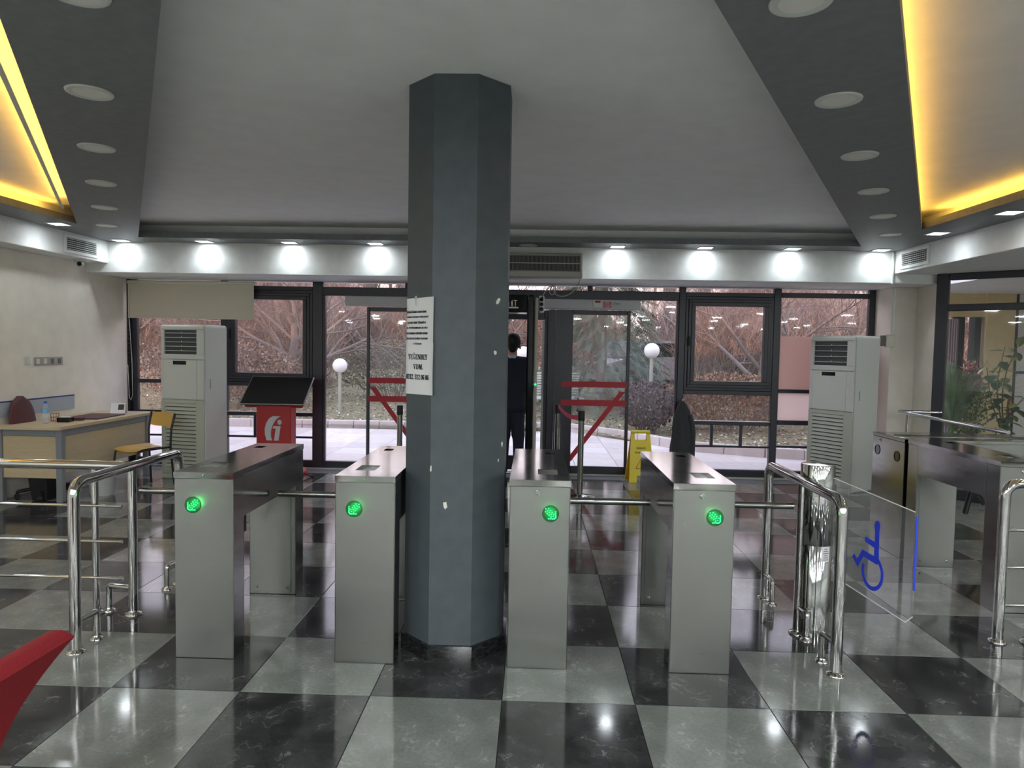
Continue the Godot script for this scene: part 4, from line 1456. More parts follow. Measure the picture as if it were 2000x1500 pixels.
func build_desk() -> void:
	# L-shaped office desk; corner leg nearest the rails
	var t := thing("office_desk", "pale wood office desk with grey legs and rails beside the cream wall", "desk", Vector3(-4.62, 0, -6.6))
	var g := G.new()
	g.prism(PackedVector2Array([Vector2(0.05, -0.06), Vector2(0.02, -0.09), Vector2(-0.62, -0.09), Vector2(-0.62, 1.62), Vector2(0.05, 1.62)]), 0.03, Transform3D(Basis(Vector3.RIGHT, -PI / 2), Vector3(0, 0.72, 0)))
	part(t, "desk_top", g, M.desk_wood)
	for p in [[0.0, 0.0], [0.0, -1.5], [-0.6, 0.0], [-0.6, -1.5]]:
		g = G.new()
		g.bx(Vector3(p[0] - 0.03, 0.0, p[1] - 0.03), Vector3(p[0] + 0.03, 0.72, p[1] + 0.03), 0.004)
		part(t, "leg", g, M.desk_grey)
	g = G.new()
	g.bx(Vector3(-0.57, 0.65, -0.018), Vector3(-0.03, 0.72, 0.018), 0.003)
	g.bx(Vector3(-0.018, 0.65, -1.47), Vector3(0.018, 0.72, -0.03), 0.003)
	part(t, "rail", g, M.desk_grey)
	g = G.new()
	g.bx(Vector3(-0.57, 0.235, -0.009), Vector3(-0.03, 0.648, 0.009), 0.002)
	part(t, "front_panel", g, M.desk_wood)
	g = G.new()
	g.bx(Vector3(-0.009, 0.28, -1.47), Vector3(0.009, 0.648, -0.03), 0.002)
	part(t, "modesty_panel", g, M.desk_wood)
	# on the desk
	var b := thing("water_bottle", "small clear plastic water bottle with a blue cap on the desk", "bottle", Vector3(-4.93, 0.75, -6.83))
	g = G.new()
	g.lathe([Vector2(0.0, 0.0), Vector2(0.028, 0.0), Vector2(0.031, 0.006), Vector2(0.030, 0.05), Vector2(0.031, 0.12), Vector2(0.030, 0.15), Vector2(0.022, 0.18), Vector2(0.013, 0.198), Vector2(0.013, 0.206)], 20)
	part(b, "body", g, M.bottle_clear)
	g = G.new()
	g.lathe([Vector2(0.0315, 0.10), Vector2(0.0315, 0.148)], 20)
	part(b, "paper_label", g, M.label_blue)
	g = G.new()
	g.lathe([Vector2(0.015, 0.203), Vector2(0.015, 0.222), Vector2(0.0, 0.223)], 16)
	part(b, "cap", g, M.bottle_blue)
	var bx := thing("card_box", "small black box with a white card on top on the desk", "box", Vector3(-4.83, 0.75, -6.98), 0.15)
	g = G.new()
	g.bx(Vector3(-0.06, 0, -0.05), Vector3(0.06, 0.048, 0.05), 0.003)
	part(bx, "body", g, M.black_gloss)
	g = G.new()
	g.bx(Vector3(-0.045, 0.048, -0.04), Vector3(0.035, 0.054, 0.02), 0.001)
	part(bx, "card", g, M.paper)
	var pc := thing("pen_cup", "copper wire pen cup behind the bottle on the desk", "pen cup", Vector3(-4.99, 0.75, -7.05))
	for k in 10:
		var a := TAU * k / 10
		g = G.new()
		g.tube([Vector3(cos(a) * 0.035, 0, sin(a) * 0.035), Vector3(cos(a) * 0.04, 0.08, sin(a) * 0.04)], 0.002, 5)
		part(pc, "wire", g, M.copper)
	for y in [0.002, 0.04, 0.08]:
		var ring := []
		for k in 17:
			var a := TAU * k / 16
			ring.append(Vector3(cos(a) * (0.035 + y * 0.06), y, sin(a) * (0.035 + y * 0.06)))
		g = G.new()
		g.tube(ring, 0.0022, 5)
		part(pc, "ring", g, M.copper)
	single("pen_tray", "flat dark red leather tray next to the black box on the desk", "tray", _box(Vector3(0.09, 0.03, 0.07), 0.003), M.maroon_leather, Vector3(-4.79, 0.766, -7.13), 0.15)
	single("desk_pad", "large dark red leather desk pad", "desk pad", _box(Vector3(0.38, 0.012, 0.56), 0.003), M.maroon_leather, Vector3(-4.86, 0.757, -7.5), 0.06)
	var ca := thing("desk_calendar", "folded tent desk calendar with a small picture at the far end of the desk", "calendar", Vector3(-4.84, 0.75, -7.92), 0.35)
	for s in [-1.0, 1.0]:
		g = G.new()
		g.box(Vector3(0, 0.06, s * 0.033), Vector3(0.15, 0.136, 0.002), 0.0, Basis(Vector3.RIGHT, -s * 0.5))
		part(ca, "leaf", g, M.paper)
	g = G.new()
	g.box(Vector3(0.03, 0.075, 0.0265), Vector3(0.06, 0.07, 0.001), 0.0, Basis(Vector3.RIGHT, -0.5))
	part(ca, "printed_picture", g, M.picture_print)
	g = G.new()
	g.box(Vector3(0, 0.013, 0.0575), Vector3(0.15, 0.022, 0.001), 0.0, Basis(Vector3.RIGHT, -0.5))
	part(ca, "red_footer", g, M.red_lacquer)
	# under the desk
	var wb := thing("waste_bin", "black square waste bin under the desk", "bin", Vector3(-4.88, 0, -6.72))
	g = G.new()
	var rows := []
	for q in [[0.0, 0.075], [0.27, 0.10]]:
		var row := PackedVector3Array()
		for p in rounded(q[1] * 2.1, q[1] * 2, 0.02):
			row.append(Vector3(p.x, q[0], p.y))
		rows.append(row)
	g.surf(rows, true, true)
	part(wb, "body", g, M.black_matt)
	g = G.new()
	g.bx(Vector3(-0.075, 0.0, -0.07), Vector3(0.075, 0.008, 0.07))
	part(wb, "bottom", g, M.black_matt)
	var bg := thing("white_bucket", "white plastic bucket under the far side of the desk", "bucket", Vector3(-4.45, 0, -6.98))
	g = G.new()
	g.lathe([Vector2(0.0, 0.004), Vector2(0.10, 0.0), Vector2(0.115, 0.03), Vector2(0.13, 0.22), Vector2(0.135, 0.225), Vector2(0.128, 0.225), Vector2(0.11, 0.03)], 24)
	part(bg, "pail", g, M.plastic_white)

func _box(s: Vector3, bev := 0.0) -> G:
	var g := G.new()
	g.box(Vector3.ZERO, s, bev)
	return g

func build_chairs() -> void:
	# school chair
	var t := thing("school_chair", "yellow plywood chair on a black tube frame between desk and air conditioner", "chair", Vector3(-4.27, 0, -7.42), -0.45)
	var g := G.new()
	var rows := []
	for i in 9:
		var row := PackedVector3Array()
		var z := lerpf(0.2, -0.19, i / 8.0)
		for j in 9:
			var x := lerpf(-0.2, 0.2, j / 8.0) * (1.0 - 0.12 * i / 8.0)
			row.append(Vector3(x, 0.445 - 0.02 * sin(PI * j / 8.0) - 0.018 * pow(maxf(0, 1 - i / 2.0), 2.0) + 0.006 * i / 8.0, z))
		rows.append(row)
	g.surf(rows)
	var und := []
	for r in rows:
		var row := PackedVector3Array()
		for p in r:
			row.append(p - Vector3(0, 0.011, 0))
		und.append(row)
	g.surf(und, false, true)
	part(t, "seat", g, M.chair_wood)
	g = G.new()
	rows = []
	und = []
	for i in 7:
		var row := PackedVector3Array()
		var rw2 := PackedVector3Array()
		var y := lerpf(0.645, 0.80, i / 6.0)
		for j in 13:
			var f := j / 12.0 * 2 - 1
			var x := f * (0.19 + 0.004 * i) * (1.0 - 0.06 * pow(maxf(0, i / 6.0 - 0.6), 1.0))
			var drop := 0.02 * pow(absf(f), 6.0) * (1.0 if i > 3 else -1.0)
			var p := Vector3(x, y - drop, -0.215 - 0.045 * (1 - f * f) - 0.03 * i / 6.0)
			row.append(p)
			rw2.append(p - Vector3(0, 0, 0.010))
		rows.append(row)
		und.append(rw2)
	g.surf(rows, false, true)
	g.surf(und)
	part(t, "backrest", g, M.chair_wood)
	for s in [-1.0, 1.0]:
		g = G.new()
		rail_pipe(g, [Vector3(s * 0.2, 0.0, -0.235), Vector3(s * 0.185, 0.43, -0.2), Vector3(s * 0.192, 0.62, -0.205), Vector3(s * 0.2, 0.80, -0.245)], 0.0115, 0.05, 10)
		part(t, "rear_leg", g, M.black_steel)
		g = G.new()
		rail_pipe(g, [Vector3(s * 0.205, 0.0, 0.24), Vector3(s * 0.185, 0.425, 0.19), Vector3(s * 0.18, 0.43, -0.2)], 0.0115, 0.05, 10)
		part(t, "front_leg", g, M.black_steel)
	# office chair behind the desk
	t = thing("office_chair", "maroon office chair with a rounded back behind the desk", "chair", Vector3(-5.02, 0, -7.62 + 0.62), PI / 2)
	t.position = Vector3(-4.915, 0, -6.85)
	office_chair(t)
	# red tub chair at the lower left corner
	t = thing("red_chair", "red upholstered shell chair at the near left corner", "chair", Vector3(-1.805, 0, -1.71), 0.0)
	var plan := func(u: float, hw: float, front: float) -> Vector3:
		# U seen from above: right arm from its front end, round the back, left arm
		var arm := 0.1 - front
		var total := arm * 2 + PI * hw
		var s := u * total
		if s < arm:
			return Vector3(hw, 0, front + s)
		if s < arm + PI * hw:
			var an := (s - arm) / hw
			return Vector3(cos(an) * hw, 0, 0.1 + sin(an) * hw)
		return Vector3(-hw, 0, 0.1 - (s - arm - PI * hw))
	g = G.new()
	rows = []
	var inn := []
	var seg := 40
	for i in 15:
		var row := PackedVector3Array()
		var rw2 := PackedVector3Array()
		var f := i / 14.0
		for k in seg + 1:
			var u := float(k) / seg
			var o: Vector3 = plan.call(u, 0.27, -0.17)
			var e: Vector3 = plan.call(u, 0.385, -0.37)
			var p: Vector3 = o.lerp(e, pow(f, 2.0))
			var q: Vector3 = (plan.call(u, 0.2, -0.17) as Vector3).lerp(plan.call(u, 0.295, -0.37), pow(f, 2.0))
			var rim := 0.675 - 0.02 * absf(u - 0.5)
			row.append(p + Vector3(0, lerpf(0.28, rim, f), 0))
			rw2.append(q + Vector3(0, lerpf(0.28, rim + 0.01, f), 0))
		rows.append(row)
		inn.push_front(rw2)
	g.surf(rows)
	var rim_rows := [rows[14]]
	for s in 5:
		var row := PackedVector3Array()
		var b := (s + 1) / 6.0
		for k in seg + 1:
			row.append((rows[14][k] as Vector3).lerp(inn[0][k], b) + Vector3(0, 0.014 * sin(PI * b), 0))
		rim_rows.append(row)
	rim_rows.append(inn[0])
	g.surf(rim_rows)
	g.surf(inn)
	for e in [0, seg]:
		var sc := []
		for i in 15:
			var rw := PackedVector3Array()
			for s in 4:
				rw.append((rows[i][e] as Vector3).lerp(inn[14 - i][e], s / 3.0))
			sc.append(rw)
		g.surf(sc, false, e == 0)
	part(t, "shell", g, M.red_fabric)
	g = G.new()
	g.lathe([Vector2(0.0, 0.26), Vector2(0.18, 0.27), Vector2(0.2, 0.31), Vector2(0.22, 0.36), Vector2(0.21, 0.42), Vector2(0.0, 0.44)], 32)
	part(t, "seat_cushion", g, M.red_fabric)
	g = G.new()
	g.tube([Vector3(0, 0.03, 0), Vector3(0, 0.27, 0)], 0.03, 16)
	part(t, "stem", g, M.chrome)
	for k in 4:
		var a := deg_to_rad(35) + k * PI / 2
		g = G.new()
		g.tube([Vector3(0, 0.055, 0), Vector3(cos(a) * 0.28, 0.03, -sin(a) * 0.28), Vector3(cos(a) * 0.3, 0.02, -sin(a) * 0.3)], [0.02, 0.015, 0.018], 12)
		part(t, "foot", g, M.chrome)

func office_chair(t: Node3D) -> void:
	# local: faces +z
	var g := G.new()
	var rows := []
	for i in 13:
		var row := PackedVector3Array()
		var f := i / 12.0
		var y := 0.47 + 0.55 * f
		var wdt := 0.18 * sqrt(maxf(0.0, 1.0 - pow(maxf(0.0, f - 0.45) / 0.55, 2.4))) + 0.004
		for j in 24:
			var a := TAU * j / 24
			row.append(Vector3(cos(a) * wdt, y, -0.24 - 0.05 * f + sin(a) * 0.035))
		rows.append(row)
	g.surf(rows, true, true)
	part(t, "backrest", g, M.maroon_leather)
	g = G.new()
	g.prism(rounded(0.38, 0.42, 0.1), 0.09, Transform3D(Basis(Vector3.RIGHT, -PI / 2), Vector3(0, 0.40, 0)))
	part(t, "seat", g, M.maroon_leather)
	g = G.new()
	g.tube([Vector3(0, 0.10, 0), Vector3(0, 0.40, 0)], 0.028, 14)
	part(t, "column", g, M.black_matt)
	for k in 5:
		var a := TAU * k / 5 + 0.3
		var d := Vector3(cos(a), 0, sin(a))
		g = G.new()
		g.tube([Vector3(0, 0.11, 0), d * 0.27 + Vector3(0, 0.075, 0)], [0.025, 0.016], 10)
		var f := part(t, "base_arm", g, M.black_matt)
		g = G.new()
		g.tube([d * 0.27 + Vector3(0, 0.028, 0) - d.cross(Vector3.UP) * 0.02, d * 0.27 + Vector3(0, 0.028, 0) + d.cross(Vector3.UP) * 0.02], 0.027, 12)
		g.tube([d * 0.27 + Vector3(0, 0.05, 0), d * 0.27 + Vector3(0, 0.08, 0)], 0.012, 8)
		part(f, "castor", g, M.rubber)

func stanchion(at: Vector3, h: float, label: String) -> Node3D:
	var t := thing("stanchion", label, "stanchion", at, 0.0, "belt barrier posts near the doors")
	var g := G.new()
	g.lathe([Vector2(0.165, 0), Vector2(0.165, 0.008), Vector2(0.12, 0.018), Vector2(0.04, 0.028), Vector2(0.036, 0.03)], 36)
	part(t, "base", g, M.chrome)
	g = G.new()
	g.tube([Vector3(0, 0.03, 0), Vector3(0, h - 0.11, 0)], 0.032, 18)
	part(t, "post", g, M.steel_arm)
	g = G.new()
	g.lathe([Vector2(0.034, h - 0.11), Vector2(0.036, h - 0.1), Vector2(0.036, h - 0.008), Vector2(0.03, h), Vector2(0.0, h)], 20)
	part(t, "head", g, M.black_matt)
	return t

func build_entrance_things() -> void:
	var s := stanchion(Vector3(0.52, 0, -7.42), 0.935, "near steel belt barrier post with a pink belt in front of the right door leaf")
	var g := G.new()
	var rows := [PackedVector3Array(), PackedVector3Array()]
	for k in 9:
		var f := k / 8.0
		var p := Vector3(-0.02, 0.86, -0.03).lerp(Vector3(-0.215, 0.905, -0.93), f) + Vector3(0, -0.05 * sin(PI * f), 0)
		rows[0].append(p - Vector3(0, 0.025, 0))
		rows[1].append(p + Vector3(0, 0.025, 0))
	g.surf(rows)
	part(s, "belt", g, M.pink_belt)
	stanchion(Vector3(0.30, 0, -8.42), 0.92, "far steel belt barrier post against the door jamb")
	stanchion(Vector3(-1.56, 0, -8.05), 0.90, "steel belt barrier post left of the pillar in front of the left door leaf")
	# walk-through metal detector
	var d := thing("metal_detector", "black walk-through metal detector frame at the doors", "metal detector", Vector3(-0.436, 0, -8.13))
	for q in [[0.35, 0.435], [-0.435, -0.35]]:
		g = G.new()
		g.bx(Vector3(q[0], 0, -0.22), Vector3(q[1], 2.2, 0.22), 0.02)
		part(d, "side_panel", g, M.black_gloss)
	g = G.new()
	g.bx(Vector3(0.436, 0.02, 0.1), Vector3(0.475, 2.17, 0.2), 0.01)
	var ed := part(d, "edge_profile", g, M.grey_profile)
	g = G.new()
	g.ball(Vector3(0.456, 1.18, 0.203), Vector3(0.012, 0.012, 0.006), 10, 6)
	part(ed, "led_dot", g, M.led_green)
	g = G.new()
	g.bx(Vector3(-0.35, 2.0, -0.2), Vector3(0.35, 2.2, 0.2), 0.01)
	var hd := part(d, "header", g, M.black_gloss)
	# white pictograms on the header
	g = G.new()
	var at := Transform3D(Basis.IDENTITY, Vector3(0, 0, 0.2005))
	for x in [0.135, 0.175]:
		g.prism(PackedVector2Array([Vector2(x - 0.007, 2.068), Vector2(x + 0.007, 2.068), Vector2(x + 0.007, 2.115), Vector2(x, 2.14), Vector2(x - 0.01, 2.115)]), 0.001, at)
	g.prism(PackedVector2Array([Vector2(0.208, 2.068), Vector2(0.216, 2.068), Vector2(0.216, 2.13), Vector2(0.232, 2.13), Vector2(0.232, 2.138), Vector2(0.192, 2.138), Vector2(0.192, 2.13), Vector2(0.208, 2.13)]), 0.001, at)
	g.prism(PackedVector2Array([Vector2(0.05, 2.045), Vector2(0.245, 2.045), Vector2(0.25, 2.053), Vector2(0.245, 2.062), Vector2(0.05, 2.062)]), 0.001, at)
	part(hd, "pictogram", g, M.plastic_cream)
	# socket bar hanging on the detector, cable up to the air curtain
	var so := thing("socket_strip", "white three-way socket strip hung beside the detector", "socket strip", Vector3(0.075, 2.005, -8.07))
	g = G.new()
	g.bx(Vector3(-0.033, 0, -0.03), Vector3(0.035, 0.2, 0.0), 0.014)
	part(so, "housing", g, M.plastic_white)
	for y in [0.155, 0.1, 0.045]:
		g = G.new()
		g.lathe([Vector2(0.021, 0.002), Vector2(0.017, -0.012), Vector2(0.0, -0.012)], 14, Transform3D(Basis(Vector3.RIGHT, PI / 2), Vector3(0, y, 0.0)))
		g.lathe([Vector2(0.0, 0.0015), Vector2(0.023, 0.0015)], 14, Transform3D(Basis(Vector3.RIGHT, PI / 2), Vector3(0, y, 0.0)))
		part(so, "outlet", g, M.black_matt)
	g = G.new()
	g.tube([Vector3(0, 0.155, 0.002), Vector3(0, 0.155, 0.03), Vector3(0.012, 0.185, 0.034)], [0.019, 0.017, 0.006], 12)
	part(so, "plug", g, M.black_matt)
	var cable := []
	for p in [[0.087, 2.19, -8.03], [0.11, 2.24, -8.03], [0.16, 2.30, -8.02], [0.21, 2.32, -8.02], [0.235, 2.29, -8.03], [0.225, 2.235, -8.03], [0.19, 2.215, -8.03], [0.165, 2.245, -8.03], [0.185, 2.30, -8.02], [0.21, 2.305, -8.02], [0.215, 2.25, -8.03], [0.25, 2.21, -8.03], [0.31, 2.197, -8.02], [0.38, 2.215, -8.01], [0.44, 2.26, -8.0], [0.49, 2.33, -7.98], [0.512, 2.41, -7.96], [0.52, 2.52, -7.945]]:
		cable.append(Vector3(p[0], p[1], p[2]))
	single("power_cable", "looped grey cable hanging from the air curtain to the socket strip", "cable", smooth_tube(cable, 0.006), M.grey_profile)
	# air curtain
	var ac := thing("air_curtain", "grey air curtain with a fine grille above the doors", "air curtain", Vector3(-0.19, 2.392, -7.99))
	g = G.new()
	g.bx(Vector3(-0.7, 0.0, 0.002), Vector3(0.70, 0.075, 0.17), 0.012)
	g.bx(Vector3(-0.7, 0.245, 0.002), Vector3(0.70, 0.27, 0.15), 0.01)
	g.bx(Vector3(-0.7, 0.07, 0.002), Vector3(0.7, 0.25, 0.09))
	part(ac, "housing", g, M.curtain_grey)
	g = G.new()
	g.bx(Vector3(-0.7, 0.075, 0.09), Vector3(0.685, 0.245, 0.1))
	part(ac, "grille_recess", g, M.backing_plate_grey)
	g = G.new()
	for k in 92:
		var x := -0.69 + k * 0.015
		g.bx(Vector3(x, 0.075, 0.1), Vector3(x + 0.004, 0.245, 0.148))
	var gr := part(ac, "grille_bars", g, M.curtain_grey)
	gr.set_meta("kind", "stuff")
	g = G.new()
	g.bx(Vector3(-0.7, 0.155, 0.135), Vector3(0.685, 0.163, 0.152), 0.002)
	part(ac, "cross_bar", g, M.plastic_white)
	g = G.new()
	g.bx(Vector3(0.685, 0.0, 0.0), Vector3(0.715, 0.275, 0.172), 0.006)
	part(ac, "end_cap", g, M.curtain_grey)
	g = G.new()
	g.bx(Vector3(0.6, 0.036, 0.17), Vector3(0.66, 0.044, 0.1708))
	part(ac, "maker_badge", g, M.grey_plastic)
	# automatic door operator
	var op := thing("door_operator", "long silver automatic door operator box with red warning stickers", "door operator", Vector3(-0.55, 2.092, FZ + 0.035))
	g = G.new()
	g.bx(Vector3(-1.85, 0, -0.03), Vector3(1.865, 0.12, 0.1), 0.008)
	part(op, "casing", g, M.silver_paint)
	g = G.new()
	g.bx(Vector3(1.27, 0.022, 0.1), Vector3(1.39, 0.112, 0.112), 0.006)
	var mod := part(op, "sensor_module", g, M.plastic_white)
	g = G.new()
	g.bx(Vector3(1.295, 0.082, 0.112), Vector3(1.365, 0.106, 0.1128))
	part(mod, "red_sticker", g, M.red_tape)
	g = G.new()
	g.bx(Vector3(1.40, 0.018, 0.1), Vector3(1.505, 0.098, 0.1008))
	var stk := part(op, "warning_sticker", g, M.paper)
	var lines := ["DİKKAT", "OTOMATİK", "KAPI"]
	for k in 3:
		g = G.new()
		g.bx(Vector3(1.402, 0.073 - k * 0.026, 0.1008), Vector3(1.503, 0.096 - k * 0.026, 0.1014))
		part(stk, "red_band", g, M.red_tape)
		letters(stk, "printed_word", lines[k], 0.013, 0.07 if k != 1 else 0.085, M.paper, Transform3D(Basis.IDENTITY, Vector3(1.452, 0.0845 - k * 0.026, 0.1014)), true)
	letters(op, "maker_name", "ZİMA", 0.03, 0.09, M.ink, Transform3D(Basis.IDENTITY, Vector3(1.565, 0.076, 0.1004)))
	letters(op, "maker_name", "KAPI SİSTEM", 0.012, 0.09, M.grey_plastic, Transform3D(Basis.IDENTITY, Vector3(1.568, 0.04, 0.1004)))
	# wet floor sign
	var wf := thing("wet_floor_sign", "yellow folding wet floor sign by the right door leaf", "floor sign", Vector3(1.31, 0, -8.42), 0.12)
	for sgn in [1.0, -1.0]:
		g = G.new()
		var bas := Basis(Vector3.RIGHT, -0.17 * sgn)
		g.xf = Transform3D(bas, Vector3(0, 0, sgn * 0.105))
		var ol := PackedVector2Array([Vector2(-0.155, 0.0), Vector2(-0.06, 0.0), Vector2(-0.055, 0.09), Vector2(0.055, 0.09), Vector2(0.06, 0.0), Vector2(0.155, 0.0), Vector2(0.115, 0.60), Vector2(0.075, 0.60), Vector2(0.075, 0.51), Vector2(-0.075, 0.51), Vector2(-0.075, 0.60), Vector2(-0.115, 0.60)])
		g.prism(ol, 0.018, Transform3D(Basis.IDENTITY, Vector3(0, 0, -0.009)))
		var pl := part(wf, "panel", g, M.yellow_plastic if sgn > 0 else M.yellow_deep)
		if sgn > 0:
			var face := Transform3D(bas, Vector3(0, 0, 0.105)) * Transform3D(Basis.IDENTITY, Vector3(0, 0, 0.0092))
			letters(pl, "printed_word", "DİKKAT!", 0.028, 0.11, M.ink, face * Transform3D(Basis.IDENTITY, Vector3(0.0, 0.415, 0)), true)
			letters(pl, "printed_word", "ISLAK ZEMİN", 0.028, 0.15, M.ink, face * Transform3D(Basis.IDENTITY, Vector3(0.0, 0.365, 0)), true)
			g = G.new()
			g.xf = face
			g.tube([Vector3(-0.07, 0.17, 0), Vector3(0.07, 0.17, 0), Vector3(0, 0.295, 0), Vector3(-0.07, 0.17, 0)], 0.004, 6)
			part(pl, "printed_triangle", g, M.red_tape)
	g = G.new()
	g.bx(Vector3(-0.12, 0.585, -0.03), Vector3(0.12, 0.62, 0.03), 0.012)
	part(wf, "hinge_bar", g, M.yellow_plastic)
	# coat hanging on the mullion
	var ct := thing("hanging_coat", "dark grey coat hanging on the window mullion", "coat", Vector3(1.87, 0.0, FZ + 0.11))
	g = G.new()
	rows = []
	for i in 22:
		var f := i / 21.0
		var y := 0.965 - 0.72 * f
		var wdt := 0.02 + 0.115 * pow(minf(1.0, f * 2.1), 0.75) + 0.012 * sin(f * 9.0)
		var row := PackedVector3Array()
		for k in 40:
			var a := TAU * k / 40
			var fold := 1.0 + (0.10 * sin(a * 7 + f * 2.0) + 0.05 * sin(a * 12.0 - f * 3.0)) * minf(1.0, f * 3)
			row.append(Vector3(cos(a) * wdt * fold + 0.02 * f, y + 0.014 * sin(a * 3.0) * f, sin(a) * wdt * 0.55 * fold))
		rows.append(row)
	g.surf(rows, true, false)
	part(ct, "cloth", g, M.charcoal_cloth)
	g = G.new()
	rail_pipe(g, [Vector3(0.09, 0.80, 0.03), Vector3(0.135, 0.62, 0.045), Vector3(0.13, 0.33, 0.05)], 0.034, 0.06, 12)
	part(ct, "sleeve", g, M.charcoal_cloth)
	g = G.new()
	rail_pipe(g, [Vector3(0, 0.955, 0), Vector3(0, 0.99, 0), Vector3(0, 0.995, -0.1)], 0.004, 0.01, 6)
	part(ct, "hook", g, M.chrome)

func smooth_tube(p: Array, r: float) -> G:
	var c := Curve3D.new()
	for i in p.size():
		var d: Vector3 = (p[mini(i + 1, p.size() - 1)] - p[maxi(i - 1, 0)]) * 0.16
		c.add_point(p[i], -d, d)
	var pts := []
	for k in 101:
		pts.append(c.sample_baked(c.get_baked_length() * k / 100.0, true))
	var g := G.new()
	g.tube(pts, r, 7)
	return g

func vent(called_label: String, at: Vector3, turn: float) -> void:
	var t := thing("air_vent", called_label, "vent", at, turn, "white air vents in the bulkheads")
	# local: face +z, width along x
	var g := G.new()
	var w := 0.28
	var h := 0.10
	for s in [[-w, -h, w, -h + 0.035], [-w, h - 0.035, w, h], [-w, -h + 0.035, -w + 0.035, h - 0.035], [w - 0.035, -h + 0.035, w, h - 0.035]]:
		g.bx(Vector3(s[0], s[1], 0), Vector3(s[2], s[3], 0.014), 0.003)
	part(t, "frame", g, M.white_paint)
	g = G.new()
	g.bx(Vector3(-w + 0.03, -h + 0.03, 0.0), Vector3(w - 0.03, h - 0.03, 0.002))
	part(t, "recess", g, M.backing_plate_grey)
	for k in 6:
		g = G.new()
		g.box(Vector3(0, -h + 0.046 + k * 0.0215, 0.008), Vector3(w * 2 - 0.07, 0.003, 0.014), 0.0, Basis(Vector3.RIGHT, 0.5))
		part(t, "slat", g, M.white_paint)
	for k in 13:
		g = G.new()
		g.bx(Vector3(-w + 0.055 + k * 0.0375, -h + 0.035, 0.002), Vector3(-w + 0.0565 + k * 0.0375, h - 0.035, 0.006))
		part(t, "vane", g, M.grey_plastic)

